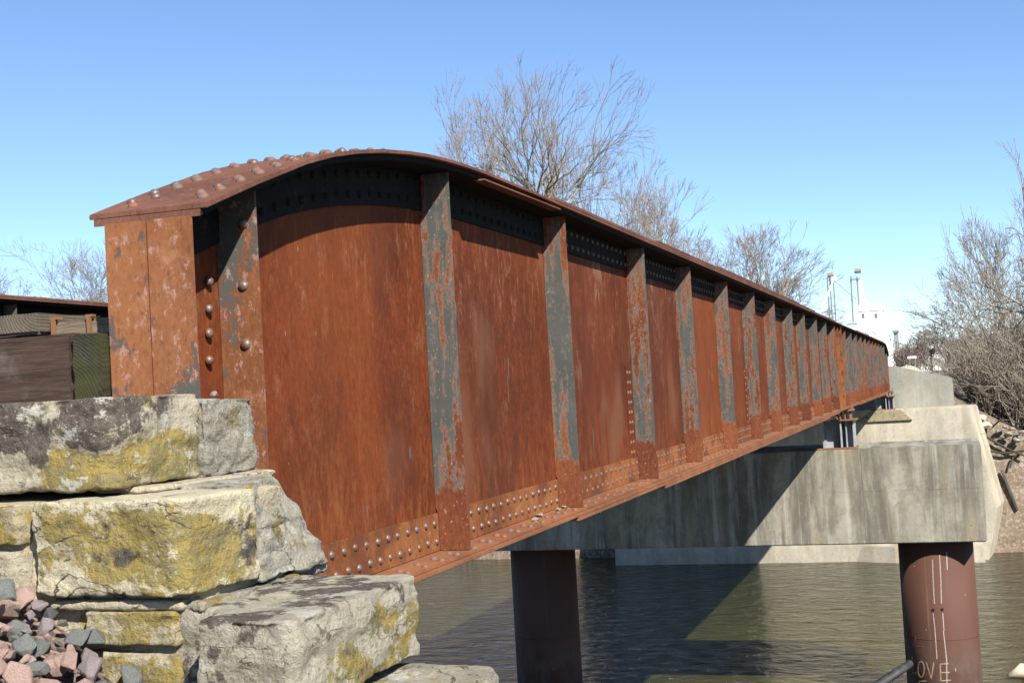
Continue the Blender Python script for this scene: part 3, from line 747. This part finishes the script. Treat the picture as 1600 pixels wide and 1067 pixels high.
for k, (x0, x1) in enumerate(((-3.4, -2.35), (-2.33, -1.40))):
    voxel_stone('stone', MB().box(x0, x1, 3.38, 4.5, -1.95, -1.27), ST('footing_%d' % k, crust=.3, moss=.4, white=.5, off=40+k*5), sa, .03, 1.0, 20+k)

# ------------------------------------------------------------------ timbers at the bridge end
def timber(mb, mat, label, endmat=None, face=None):
    o = mb.build('timber', mat, None, .012)
    # roughen: subdivide and jitter so that edges are worn
    bm = bmesh.new(); bm.from_mesh(o.data)
    bmesh.ops.subdivide_edges(bm, edges=[e for e in bm.edges if e.calc_length() > .12], cuts=14, use_grid_fill=True)
    for v in bm.verts:
        q = v.co; d = mnoise.noise(Vector((q.x*3, q.y*3, q.z*16)))*.008+mnoise.noise(q*9)*.005
        v.co += v.normal*d
    bm.to_mesh(o.data); bm.free()
    return tag(o, label, 'timber')
tw1 = mat_wood('brown_weathered_timber', (.045, .031, .024), (.115, .072, .053), (.17, .135, .12), 'X')
tw2 = mat_wood('mossy_end_grain', (.030, .026, .018), (.085, .074, .052), (.05, .045, .033), 'X', 1.0, (3.42, 0, -.05))
tw3 = mat_wood('grey_split_plank', (.10, .08, .055), (.42, .36, .27), (.27, .20, .14), 'X', .55)
tw4 = mat_wood('sawn_end_grain', (.12, .097, .07), (.22, .185, .135), (.24, .205, .155), 'X', .2, (3.62, 0, -.48))
timber(MB().box(-5.2, -3.352, 4.62, 4.90, .02, .345), tw1, 'dark brown squared timber lying behind the top stone of the abutment')
timber(MB().box(-3.345, -3.205, 4.60, 5.6, .02, .335), tw2, 'mossy black timber with end grain wedged against the girder end')
timber(MB().box(-4.0, -3.62, 4.78, 6.4, .362, .455), tw4, 'grey timber end with curved growth rings above the brown timber')
pk = timber(MB().box(-3.62, -3.21, 4.86, 5.1, .345, .418), tw3, 'split grey plank with iron bolts above the mossy timber end')
for (px, py, hh) in ((85, 490, .12), (141, 492, .02)):
    p = PY(px, py, 4.86); b = MB()
    b.box(p.x-.008, p.x+.008, 4.842, 4.858, .355, .425); b.box(p.x-.018, p.x+.018, 4.85, 4.89, .4255, .436)
    b.build('bolt', M['steelrust'], pk)

# ------------------------------------------------------------------ ballast
def rock_mesh(seed, n=15, squash=(1, .8, .62), name='ballast_stone', sub=False):
    rg = random.Random(seed); bm = bmesh.new()
    for i in range(n):
        v = Vector((rg.gauss(0, 1), rg.gauss(0, 1), rg.gauss(0, 1))).normalized()*rg.uniform(.85, 1.1)
        bm.verts.new((v.x*squash[0], v.y*squash[1], v.z*squash[2]))
    r = bmesh.ops.convex_hull(bm, input=bm.verts)
    bmesh.ops.delete(bm, geom=[g for g in r['geom_interior'] if isinstance(g, bmesh.types.BMVert)], context='VERTS')
    bmesh.ops.bevel(bm, geom=list(bm.edges), offset=.035, segments=1, affect='EDGES', clamp_overlap=True)
    me = bpy.data.meshes.new(name); bm.to_mesh(me); bm.free(); return me
BM = {'pink': (mat_rock('pink_granite', (.56, .34, .27), (.78, .58, .50)), 'angular pink granite ballast stone heaped against the abutment', 'pink ballast stones'),
      'grey': (mat_rock('grey_green_trap', (.19, .21, .19), (.36, .37, .34)), 'angular grey-green ballast stone heaped against the abutment', 'grey-green ballast stones'),
      'mauve': (mat_rock('mauve_quartzite', (.36, .29, .29), (.55, .46, .46)), 'angular mauve ballast stone heaped against the abutment', 'mauve ballast stones')}
PROTO = {}
for k, (m, l, g) in BM.items():
    PROTO[k] = []
    for s in range(7):
        me = rock_mesh(hash(k) % 7+s*13+{'pink': 1, 'grey': 100, 'mauve': 200}[k], random.Random(s).choice((12, 15, 18)), (1, random.Random(s+5).uniform(.62, .85), random.Random(s+9).uniform(.42, .65))); me.materials.append(m); PROTO[k].append(me)
def bed_h(X, Y): return -.52-.74*(X+2.93)+.10*(Y-3.6) if X > -2.93 else -.52-.35*(X+2.93)*-.6+.10*(Y-3.6)
rb = random.Random(3); spots = []
tries = 0
while len(spots) < 290 and tries < 40000:
    tries += 1
    X, Y = rb.uniform(-3.12, -2.20), rb.uniform(2.85, 3.64); r = rb.choice((.022, .030, .042, .052, .062, .072))
    if any((X-a)**2+(Y-b)**2 < ((r+c)*.38)**2 for a, b, c in spots): continue
    spots.append((X, Y, r))
for X, Y, r in spots:
    k = rb.choices(('pink', 'grey', 'mauve'), (.46, .32, .22))[0]
    if k == 'grey': r *= 1.15
    o = bpy.data.objects.new('ballast_stone', rb.choice(PROTO[k])); COL.objects.link(o)
    o.location = (X, Y, bed_h(X, Y)+rb.uniform(.0, .075)); o.scale = (r, r, r)
    o.rotation_euler = (rb.uniform(-.6, .6), rb.uniform(-.2, 1.0), rb.uniform(0, 6.3))
    tag(o, BM[k][1], 'stone', BM[k][2])
# bed below: a lumpy sheet and small fill
mb = MB(); xs = np.linspace(-3.6, -1.3, 60); ysb = np.linspace(1.6, 3.72, 56)
mb.v = [(x, y, bed_h(x, y)-.055+.025*mnoise.noise(Vector((x*17, y*17, 0)))) for y in ysb for x in xs]
mb.f = [(j*60+i, j*60+i+1, (j+1)*60+i+1, (j+1)*60+i) for j in range(55) for i in range(59)]
tag(mb.build('ballast_fill', mat_gravel('ballast_fill', (.16, .12, .10), (.34, .24, .20), 34), None, 0, True), 'mixed pink and grey ballast filling the slope under the loose stones', 'ballast', kind='stuff')
def loose(kind, p, r, label, sq=None, i=0):
    o = bpy.data.objects.new('loose_stone', PROTO[kind][i % 7]); COL.objects.link(o); o.location = p; o.scale = sq or (r, r, r); o.rotation_euler = (0, 0, i*1.3)
    return tag(o, label, 'stone')
for (px, py, X, k, r, lab, i) in ((368, 745, -2.55, 'mauve', .040, 'rounded mauve stone lying on the ledge below the pitted block', 0), (345, 752, -2.55, 'pink', .032, 'flat pink stone lying on the ledge below the pitted block', 1),
                                  (325, 756, -2.54, 'grey', .028, 'flat dark grey stone at the end of the row on the ledge', 2), (396, 748, -2.53, 'grey', .030, 'grey stone at the corner below the pitted block', 3),
                                  (335, 616, -2.72, 'pink', .03, 'pink stone resting on top of the topmost block', 4)):
    p = PX(px, py, X); loose(k, p, r, lab, None, i)
cream = mat_rock('cream_chip', (.62, .55, .42), (.74, .68, .55)); cm = rock_mesh(77, 12, (1, .7, .35), 'stone_chip'); cm.materials.append(cream)
for (px, py, r, lab) in ((891, 791, .030, 'round cream stone chip on the bottom flange beside a stiffener foot'), (882, 793, .022, 'small cream chip next to the round one on the bottom flange'),
                         (873, 797, .026, 'flat cream chip on the bottom flange in the row by the stiffener'), (843, 806, .032, 'long cream flake lying on the bottom flange'), (836, 813, .028, 'pale chip lying on the bottom flange near its edge')):
    p = PZ(px, py, -.915); o = bpy.data.objects.new('stone_chip', cm); COL.objects.link(o); o.location = (p.x, p.y, -.906); o.scale = (r*1.3, r*1.5, r*2.2); o.rotation_euler = (0, 0, px*.7); tag(o, lab, 'stone')
p = PZ(440, 911, -.6); o = bpy.data.objects.new('stone_chip', cm); COL.objects.link(o); o.location = (p.x, p.y, -.592); o.scale = (.028, .02, .016); tag(o, 'cream stone chip on the flat top of the brown-grey block', 'stone')
p = PZ(460, 909, -.6); loose('pink', (p.x, p.y, -.592), .02, 'thin pink stone chip on the flat top of the brown-grey block', (.03, .02, .012), 5)

# ================================================================== riverside rocks, wood
rockm = mat_rock('riverside_rock', (.20, .18, .155), (.34, .30, .26), 1.6); creamr = mat_rock('cream_rock', (.58, .48, .34), (.70, .60, .45), 1.6)
def river_rock(px, py, w_, hgt, label, mat, seed, z=WATER, group=None):
    p = PZ(px, py, z); me = rock_mesh(seed, 16, (1, .8, 1), 'rock'); me.materials.append(mat)
    o = bpy.data.objects.new('rock', me); COL.objects.link(o); o.location = (p.x, p.y+w_*.5, z+hgt*.45); o.scale = (w_, w_*.8, hgt*.62); o.rotation_euler = (.1, .1, seed)
    return tag(o, label, 'rock', group)
river_rock(893, 868, .85, .62, 'large cream sunlit rock at the water behind the shaded pile', creamr, 31)
river_rock(908, 867, .45, .45, 'small cream rock beside the large sunlit one at the water', creamr, 32)
for i, (px, py, ww, hh) in enumerate(((985, 871, .38, .4), (997, 872, .3, .35), (1006, 872, .36, .5), (1020, 873, .45, .6), (1030, 873, .55, .95), (1012, 868, .4, .6), (1038, 874, .3, .4), (975, 871, .3, .25))):
    river_rock(px, py, ww, hh, 'grey rock in the shaded heap at the water under the pier cap', rockm, 40+i, group='shaded rocks at the water')
tag(MB().sweep([[(x, y, WATER-.3), (x, y+2.2, WATER-.3), (x, y+2.2, WATER+1.3), (x, y+.5, WATER+.7)] for x, y in ((-15.6, 71.9), (-12.4, 71.3))]).build('gravel_bank', mat_gravel('blue_grey_gravel', (.16, .17, .19), (.40, .42, .45), 9)), 'bluish gravel toe at the water below the abutment', 'gravel', kind='stuff')
drift = mat_plain('wet_dark_driftwood', (.07, .07, .075), .7, 0, .6, 5)
def limb_mesh(pts, rads, n=9):
    mb = MB(); secs = []
    for i, p in enumerate(pts):
        p = Vector(p); a = Vector(pts[max(0, i-1)]); b = Vector(pts[min(len(pts)-1, i+1)]); d = (b-a).normalized()
        e = d.cross(Vector((.3, .2, 1))).normalized(); f = d.cross(e)
        secs.append([p+(e*math.cos(t)+f*math.sin(t))*rads[i]*(1+.12*math.sin(3*t+i)) for t in [2*math.pi*k/n for k in range(n)]])
    return mb.sweep(secs)
a = PY(1352, 1090, 39.6); b = PY(1412, 1044, 40.3)
tag(limb_mesh([a, a.lerp(b, .35)+Vector((0, 0, .06)), a.lerp(b, .7)+Vector((0, 0, .04)), b+(b-a)*.2], [.15, .14, .125, .11]).build('driftwood_log', drift, None, 0, True), 'dark driftwood log leaning against the foot of the sunlit pile', 'log')
p = PZ(1592, 1062, WATER)
tag(limb_mesh([p+Vector((-.3, 0, .1)), p+Vector((.1, .1, .25)), p+Vector((1.2, .3, .12))], [.06, .24, .2]).build('floating_wood', creamr, None, 0, True), 'pale piece of floating wood breaking the water surface', 'log')
def on_ground(px, py):
    lo, hi = 10, 400; v = ray(px, py)
    prev = None
    for t in np.linspace(60, 160, 1200):
        q = v*t
        if q.z < float(ground_h(q.x, q.y)): return q
    return v*90
a = on_ground(1566, 738); b = on_ground(1590, 800)
tag(limb_mesh([a+Vector((0, 0, .14)), a.lerp(b, .5)+Vector((0, 0, .16)), b+Vector((0, 0, .13))], [.085, .10, .095], 6).build('drift_timber', mat_plain('grey_drift_timber', (.22, .19, .165), .85, 0, .4, 2), None), 'long grey drift timber lying on the gravel bank', 'timber')
twm = mat_twig('dark_fallen_branches', (.07, .055, .045), (.15, .12, .10))
for i, pts in enumerate((((1524, 672), (1548, 690), (1575, 705), (1602, 716)), ((1545, 708), (1570, 712), (1600, 707)), ((1578, 735), (1583, 718), (1600, 708)), ((1560, 660), (1585, 668), (1602, 680)))):
    P = [on_ground(*q)+Vector((0, 0, .12)) for q in pts]
    tag(limb_mesh(P, [.045+.02*math.sin(i+k) for k in range(len(P))], 6).build('fallen_branch', twm), 'bare dark fallen branch lying across the far bank', 'branch', 'fallen branches on the far bank')
for i, (px, py, rr) in enumerate(((1538, 668, .40), (1534, 655, .36), (1560, 676, .22), (1575, 680, .30), (1588, 690, .32), (1596, 676, .24), (1570, 668, .2), (1585, 660, .3), (1598, 662, .26), (1566, 684, .18), (1581, 672, .2), (1592, 684, .22))):
    q = on_ground(px, py); me = rock_mesh(60+i, 15, (1, .8, .7), 'rock'); me.materials.append(creamr if i < 2 else rockm)
    o = bpy.data.objects.new('rock', me); COL.objects.link(o); o.location = q+Vector((0, 0, rr*.25)); o.scale = (rr, rr, rr*.8); o.rotation_euler = (0, 0, i)
    tag(o, 'pale boulder on the bank beside the abutment end' if i < 2 else 'grey rock among the fallen branches on the bank', 'rock', 'boulders by the abutment' if i < 2 else 'rocks on the bank')

# ================================================================== TREES
class Tree:
    def __init__(s, seed): s.r = random.Random(seed); s.seg = []
    def branch(s, p, d, L, r, depth, prm):
        R = s.r; n = max(2, int(L/prm.get('step', .9))); n = min(n, 7); step = L/n
        r1 = r*prm['taper']
        for i in range(n):
            d = (d+Vector((R.gauss(0, 1), R.gauss(0, 1), R.gauss(0, .7)))*prm['wig']+Vector((0, 0, prm['up']))).normalized()
            q = p+d*step; ra = r+(r1-r)*i/n; rb_ = r+(r1-r)*(i+1)/n
            s.seg.append((p, q, ra, rb_)); p = q
            if depth > 0 and i < n-1 and R.random() < prm['side']:
                s.branch(p, s.tilt(d, R.uniform(.55, 1.05)), L*R.uniform(.35, .65), rb_*R.uniform(.35, .55), max(0, depth-2), prm)
        if depth <= 0: return
        k = 2 if R.random() < prm.get('two', .7) else 3
        for j in range(k):
            f = R.uniform(.66, .92)
            s.branch(p, s.tilt(d, R.uniform(*prm['fork'])), L*f, max(r1*R.uniform(.6, .85), prm['min']), depth-1, prm)
    def tilt(s, d, a):
        o = d.orthogonal().normalized(); o.rotate(__import__('mathutils').Quaternion(d, s.r.uniform(0, 6.283)))
        return (d*math.cos(a)+o*math.sin(a)).normalized()
def tubes(name, segs, mat, parent, sides=4):
    n = len(segs)
    if n == 0: return None
    A = np.array([s[0][:] for s in segs]); B = np.array([s[1][:] for s in segs]); ra = np.array([s[2] for s in segs]); rb_ = np.array([s[3] for s in segs])
    d = B-A; d /= np.linalg.norm(d, axis=1)[:, None]+1e-9
    ref = np.where(np.abs(d[:, 2:3]) > .9, np.array([[1., 0, 0]]), np.array([[0, 0, 1.]]))
    e = np.cross(d, ref); e /= np.linalg.norm(e, axis=1)[:, None]+1e-9; f = np.cross(d, e)
    t = np.arange(sides)*2*np.pi/sides
    ring = e[:, None, :]*np.cos(t)[None, :, None]+f[:, None, :]*np.sin(t)[None, :, None]
    V = np.concatenate([A[:, None]+ring*ra[:, None, None], B[:, None]+ring*rb_[:, None, None]], 1).reshape(-1, 3)
    k = np.arange(sides); q = np.stack([k, (k+1) % sides, sides+(k+1) % sides, sides+k], 1)
    F = (q[None]+(np.arange(n)*2*sides)[:, None, None]).reshape(-1, 4)
    me = bpy.data.meshes.new(name); me.vertices.add(len(V)); me.vertices.foreach_set('co', V.ravel())
    me.loops.add(F.size); me.loops.foreach_set('vertex_index', F.ravel().astype(np.int32))
    me.polygons.add(len(F)); me.polygons.foreach_set('loop_start', np.arange(len(F), dtype=np.int32)*4); me.polygons.foreach_set('loop_total', np.full(len(F), 4, np.int32))
    me.update(calc_edges=True)
    return link(name, me, mat, parent)
def tree(label, px, Y, ytop, seed, limbs=5, depth=6, trunk=.5, prm=None, ang=(.15, .85), rbase=.30, minr=.010, lean=(0, 0), stems=1, squeeze=1.0):
    base = PY(px, 600, Y); zg = float(ground_h(base.x, Y)); H = PY(px, ytop, Y).z-zg
    P = dict(wig=.11, up=.03, taper=.78, side=.4, fork=(.20, .60), min=minr, step=.7, two=.6); P.update(prm or {})
    t = Tree(seed); R = t.r; Hc = H*(1-trunk); allseg = []
    for st in range(stems):
        t.seg = []; off = Vector((R.uniform(-1, 1), R.uniform(-.6, .6), 0))*(1.6 if stems > 1 else 0)
        p = Vector((0, 0, -.4)); d = Vector((lean[0]+(off.x*.06), lean[1], 1)).normalized(); n = 6; r = rbase*R.uniform(.8, 1.05)
        tr = trunk*R.uniform(.85, 1.1)
        for k in range(n):
            d = (d+Vector((R.gauss(0, .05), R.gauss(0, .05), 0))).normalized(); q = p+d*(H*tr/n); rr = r*(1-.45*k/n)
            t.seg.append((p, q, rr, r*(1-.45*(k+1)/n))); p = q
            if k >= 3 and R.random() < .6: t.branch(p, t.tilt(d, R.uniform(.6, 1.1)), Hc*.22, rr*.45, depth-2, P)
        ztr = p.z; k0 = len(t.seg); a0 = R.uniform(0, 6.28)
        for k in range(limbs):
            a = a0+k*6.283/limbs+R.uniform(-.4, .4); th = R.uniform(*ang)
            dd = Vector((math.cos(a)*math.sin(th), math.sin(a)*math.sin(th), math.cos(th)))+Vector((lean[0], lean[1], 0))*.6
            t.branch(p, dd.normalized(), Hc*R.uniform(.25, .34), r*.62*R.uniform(.6, 1), depth, P)
        zs = np.array([g[1].z for g in t.seg]); kk = (H-ztr)/max(.1, np.percentile(zs, 99.3)-ztr)
        c0 = Vector(p)
        def fit(v): return v if v.z <= ztr-1e-6 and (v-c0).length > 50 else (v if v.z < ztr else Vector((c0.x+(v.x-c0.x)*kk*squeeze, c0.y+(v.y-c0.y)*kk*squeeze, ztr+(v.z-ztr)*kk)))
        allseg += [(fit(a)+off, fit(b)+off, ra, rb2) for a, b, ra, rb2 in t.seg]
    allseg = [g for g in allseg if g[1].z < H*1.012]
    root = empty('bare_tree', (base.x, Y, zg)); o = Vector((base.x, Y, zg))
    big = [(a+o, b+o, ra, rb2) for a, b, ra, rb2 in allseg if ra > .045]; small = [(a+o, b+o, max(ra, minr), max(rb2, minr*.75)) for a, b, ra, rb2 in allseg if ra <= .045]
    tubes('trunk', big, M['bark'], root, 6); tubes('crown', small, M['twig'], root, 3)
    return tag(root, label, 'tree')
tree('tall vase-shaped bare tree with many limbs rising highest behind the girder', 850, 84, 112, 5, 7, 6, .50, None, (.15, .95), .36, squeeze=.80)
tree('slimmer bare tree with pale trunk beside the highest tree', 752, 86, 116, 9, 5, 6, .50, None, (.08, .55), .26, squeeze=.62)
tree('low spreading bare tree leaning out past the highest tree', 905, 90, 215, 14, 5, 6, .45, None, (.3, .95), .22, lean=(.25, 0), squeeze=.6)
tree('rounded bare tree standing between the tall tree and the grain elevator', 1030, 118, 282, 21, 7, 6, .5, None, (.15, .9), .3, .014, squeeze=.75)
tree('small twiggy tree in front of the rounded one behind the girder', 965, 124, 325, 22, 5, 6, .5, None, (.15, .8), .2, .014)
tree('wide crowned bare tree behind the middle of the girder', 1170, 140, 352, 27, 7, 6, .5, None, (.15, .9), .3, .016)
tree('smaller bare tree left of the wide crowned one', 1105, 146, 372, 29, 6, 6, .5, None, (.15, .8), .25, .016)
tree('low bare tree nearest the grain leg tower', 1240, 148, 405, 33, 6, 6, .5, None, (.2, .95), .25, .016)
tree('slender bare tree above the far-side girder beside the end angle', 135, 110, 368, 36, 5, 6, .5, None, (.1, .6), .2, .012)
tree('pale bare tree half hidden by the girder end above the timbers', 178, 118, 372, 38, 5, 6, .5, None, (.1, .6), .2, .012)
tree('bare tree at the left over the far-side girder', 18, 112, 405, 41, 5, 6, .5, None, (.15, .8), .2, .012)
# right bank
tree('gnarled tree with heavy limbs reaching out over the brush on the right bank', 1660, 80, 215, 52, 6, 6, .30, dict(wig=.14, fork=(.25, .7)), (.25, 1.0), .34, .010, (-.03, 0), squeeze=.55)
tree('bare tree arching above the brush beside the abutment', 1575, 90, 340, 55, 6, 6, .28, dict(wig=.13), (.2, .9), .22, .011, (-.05, 0), squeeze=.65)
tree('young bare tree standing in the brush on the right bank', 1598, 96, 395, 58, 5, 6, .25, None, (.1, .6), .14, .011)
tree('thin bare tree at the edge of the brush by the wing wall', 1520, 100, 455, 61, 5, 5, .25, None, (.1, .6), .12, .012)
# brush: a mass of stems
def brush_mass(name, label, pts, seed, hrange, minr, mat, dens=1.0):
    R = random.Random(seed); allseg = []
    for (x, y, h) in pts:
        t = Tree(R.random()); zg = float(ground_h(x, y))
        for k in range(R.randint(4, 7)):
            a = R.uniform(0, 6.28); d = Vector((math.cos(a)*R.uniform(.1, .55), math.sin(a)*R.uniform(.1, .5), 1)).normalized()
            t.branch(Vector((0, 0, -.1)), d, h*R.uniform(.25, .4), minr*R.uniform(1.6, 3), R.choice((2, 3)), dict(wig=.14, up=.05, taper=.75, side=.6, fork=(.2, .7), min=minr, step=.6))
        o = Vector((x+R.uniform(-.2, .2), y, zg))
        allseg += [(p+o, q+o, max(a, minr), max(b, minr*.8)) for p, q, a, b in t.seg]
    ob = tubes(name, allseg, mat, None, 3); return tag(ob, label, 'brush', kind='stuff')
R = random.Random(91); pts = []
for _ in range(400):
    y = 77+35*R.random()**1.4; px = R.uniform(1518, 1700); q = PY(px, 640, y); x = q.x
    d2 = x+1.6
    if d2 < 1.9+R.uniform(0, .6): continue
    if y < 77.5+max(0, 3-x)*.4: continue
    pts.append((x, y, R.uniform(2.0, 4.4)*(1+.85*max(0, (px-1525)/75)*R.uniform(.4, 1))))
brush_mass('brush_thicket', 'tangled brown leafless brush covering the right bank behind the abutment', pts, 5, (2, 5), .013, M['brush'])
pts = [(R.uniform(-75, -14.5), R.uniform(82, 94), R.uniform(1.0, 2.2)) for _ in range(50)]
brush_mass('brush_thicket', 'leafless brush along the far bank behind the girders', pts, 6, (2, 4), .016, M['brush'])
# far woods: one mass
far = []; R = random.Random(17)
for k in range(170):
    x, y = R.uniform(-28, 45) if k < 120 else R.uniform(-330, -60), R.uniform(430, 600); h = R.uniform(12.5, 17)*(1.25 if R.random() < .2 else 1)
    if k < 120 and x < -12: h *= .8
    t = Tree(R.random()); t.branch(Vector((0, 0, 0)), Vector((R.uniform(-.1, .1), 0, 1)), h*.22, .3, 5, dict(wig=.14, up=.04, taper=.72, side=.6, fork=(.2, .65), min=.07, step=1.5))
    zs = np.percentile([s[1].z for s in t.seg], 99); kk = h/zs; o = Vector((x, y, -4.2))
    far += [(p*kk+o, q*kk+o, max(a, .075), max(b, .06)) for p, q, a, b in t.seg]
tag(tubes('distant_woods', far, M['farwood'], None, 3), 'distant brown leafless woods along the horizon beyond the track', 'woods', kind='stuff')

# ================================================================== GRAIN ELEVATOR and trackside things
EY = 520
def EP(px, py): return PY(px, py, EY)
el = empty('grain_elevator', tuple(EP(1365, 600))); 
tag(el, 'white grain elevator with head house and tall leg tower beyond the girder', 'elevator')
zgr = -6
def ebox(name, px0, px1, py0, py1, dy0, dy1, mat, parent=el, pybot=None):
    a = EP(px0, py0); b = EP(px1, py0 if pybot is None else py0); c = EP((px0+px1)/2, py1)
    return MB().box(a.x, b.x, EY+dy0, EY+dy1, c.z if py1 < 576 else zgr, (a.z+b.z)/2).build(name, mat, parent)
hh = ebox('head_house', 1340, 1379, 486, 515, 0, 10, M['white'])
ebox('parapet', 1339, 1380, 476, 485.6, -.3, 10.3, M['white'], hh)
for px in (1348.5, 1368.5):
    wnd = ebox('window', px-2.2, px+2.2, 490, 497, -.12, -.02, mat_plain('grey_window_%d' % int(px), (.25, .28, .30), .3))
sil = ebox('silo_block', 1318, 1388, 516, 600, -3, 14, M['white'])
ebox('annex', 1389, 1394, 534, 600, -2, 10, M['white']); ebox('silo_bin', 1395, 1402, 519, 600, 6, 12, M['galv'])
ebox('bin_roof', 1393, 1403, 515, 518.5, 5, 13, M['galv'])
# tower and head
ebox('leg_casing', 1342, 1347, 437, 478, 2, 3.6, M['white']); ebox('leg_casing', 1337.5, 1339.2, 440, 480, 2, 3, M['white'])
tw = MB()
for px0, px1 in ((1329, 1333), (1338.6, 1342)):
    a, b = EP(px0, 432), EP(px1, 503 if px0 < 1335 else 480); tw.cyl((a.x, EY+1, a.z), (b.x, EY+1, b.z), .3, .3, 6)
tw.build('tower_leg', M['galv'], el)
a, b = EP(1330, 430), EP(1343, 436); MB().box(a.x, b.x, EY, EY+3, b.z, b.z+.25).build('tower_platform', M['galv'], el)
for k in range(5):
    a = EP(1330+k*3, 431); MB().box(a.x, a.x+.12, EY, EY+.12, b.z+.26, b.z+1.6).build('railing_post', M['galv'], el)
a = EP(1338, 423); MB().cyl((a.x-.8, EY+1, a.z), (a.x+1.6, EY+1, a.z), 1.0, 1.0, 10).build('elevator_head', mat_plain('yellowed_head', (.42, .41, .33), .6), el)
a, b = EP(1349, 462), EP(1357, 478); MB().cyl((a.x, EY+2, a.z), (b.x, EY+2, b.z), .35, .35, 8).build('spout', M['white'], el)
a, b = EP(1322, 505), EP(1339, 507); MB().box(a.x, b.x, EY, EY+2, b.z, b.z+.5).build('catwalk', M['galv'], el)
for k in range(6):
    a = EP(1322+k*3, 506); MB().box(a.x, a.x+.14, EY, EY+.12, a.z, a.z+1.2).build('railing_post', M['galv'], el)
def lettering(txt, px, py, size, parent):
    cu = bpy.data.curves.new('lettering', 'FONT'); cu.body = txt; cu.size = size; cu.extrude = .02
    t = bpy.data.objects.new('tmp', cu); COL.objects.link(t)
    dg = bpy.context.evaluated_depsgraph_get(); me = bpy.data.meshes.new_from_object(t.evaluated_get(dg)); bpy.data.objects.remove(t)
    me.materials.clear(); o = link('lettering', me, mat_plain('faded_lettering_%d' % py, (.42, .44, .44), .8), parent)
    p = EP(px, py); o.location = Vector((p.x, EY-3.1, p.z))-Vector(parent.location); o.rotation_euler = (math.pi/2, 0, 0)
    return o
lettering('IISSLOU', 1344, 516+8, 1.9, el)
# second leg tower
e2 = empty('grain_leg_tower', tuple(EP(1298, 600)))
tag(e2, 'slim grain leg tower of grey legs with slanting white spout', 'tower')
for (x0, y0, x1, y1) in ((1292.5, 434, 1297, 512), (1296.5, 434, 1301, 512), (1302, 436, 1306.5, 512)):
    a, b = EP(x0, y0), EP(x1, y1); MB().cyl((a.x, EY, a.z), (b.x, EY, zgr), .27, .27, 6).build('tower_leg', M['galv'], e2)
a = EP(1297, 430); MB().cyl((a.x-1.0, EY, a.z), (a.x+1.3, EY, a.z), .95, .95, 10).build('elevator_head', mat_plain('faded_red_head', (.46, .36, .35), .6), e2)
a, b = EP(1303, 437), EP(1280, 493); MB().cyl((a.x, EY-1, a.z), (b.x, EY-1, b.z), .42, .42, 8).build('spout', M['white'], e2)
MB().box(a.x-.9, a.x+.9, EY-1.2, EY+.6, a.z-.3, a.z+1.0).build('distributor', M['white'], e2)
a, b = EP(1305, 440), EP(1338, 468); MB().cyl((a.x, EY, a.z), (b.x, EY, b.z), .14, .14, 5).build('cable_spout', M['galv'], e2)
# signal
SY = 150; blk_ = mat_plain('black_signal_paint', (.03, .02, .02), .6); rdm = mat_plain('rusty_mast', (.10, .045, .035), .7)
b = PY(1457, 582, SY); sg = empty('railway_signal', (b.x, SY, -.9)); tag(sg, 'railway signal mast with two dark heads beside the far track', 'signal')
t = PY(1458, 545, SY)
MB().cyl((b.x, SY, -1.5), (b.x, SY, t.z), .09, .09, 8).build('mast', rdm, sg)
for py in (546.2, 550.2):
    q = PY(1458.2, py, SY); h = MB().cyl((q.x, SY-.1, q.z), (q.x, SY-.22, q.z), .21, .21, 14).build('signal_head', blk_, sg)
    MB().cyl((q.x, SY-.225, q.z), (q.x, SY-.5, q.z), .12, .13, 10).build('hood', blk_, h)
q = PY(1452, 549, SY); MB().box(q.x-.08, q.x+.08, SY-.1, SY+.1, q.z-.15, q.z+.15).build('lamp_unit', blk_, sg)
MB().box(q.x+.081, b.x-.095, SY-.03, SY+.03, q.z-.03, q.z+.03).build('bracket', blk_, sg)
b = PY(1467, 580, 170); t = PY(1467, 556.5, 170); sn = empty('track_sign', (b.x, 170, -1)); tag(sn, 'small white square trackside sign with dark symbol on a post', 'sign')
MB().cyl((b.x, 170, -1.5), (b.x, 170, t.z+.2), .04, .04, 6).build('post', M['galv'], sn)
MB().box(t.x-.2, t.x+.2, 169.93, 169.95, t.z-.2, t.z+.2).build('sign_panel', M['white'], sn); MB().box(t.x-.06, t.x+.06, 169.91, 169.925, t.z-.08, t.z+.08).build('symbol', blk_, sn)
a, b = PY(1418, 557, 300), PY(1432, 559.5, 300); bb = empty('billboard', ((a.x+b.x)/2, 300, -4)); tag(bb, 'long low white board on posts in front of the distant woods', 'board')
MB().box(a.x, b.x, 300, 300.1, b.z, a.z).build('panel', M['white'], bb)
for k in (.2, .8): MB().box(a.x+(b.x-a.x)*k, a.x+(b.x-a.x)*k+.12, 300.11, 300.2, -4.3, a.z-.05).build('post', M['galv'], bb)
# stockpile
me = MB(); c = PY(1418, 575, 210); n = 36; rg = random.Random(4)
for j in range(14):
    for i in range(n):
        u_ = i/(n-1)*2-1; v_ = j/13*2-1; hgt = max(0, 1-u_*u_)*max(0, 1-v_*v_)
        me.v.append((c.x+u_*2.4, 212+v_*3, -1.2+2.1*hgt**.6+rg.uniform(-.08, .08)))
me.f = [(j*n+i, j*n+i+1, (j+1)*n+i+1, (j+1)*n+i) for j in range(13) for i in range(n-1)]
tag(me.build('gravel_stockpile', mat_gravel('cream_gravel', (.52, .45, .34), (.64, .57, .44), 5)), 'cream gravel stockpile beside the far track', 'gravel', kind='stuff')
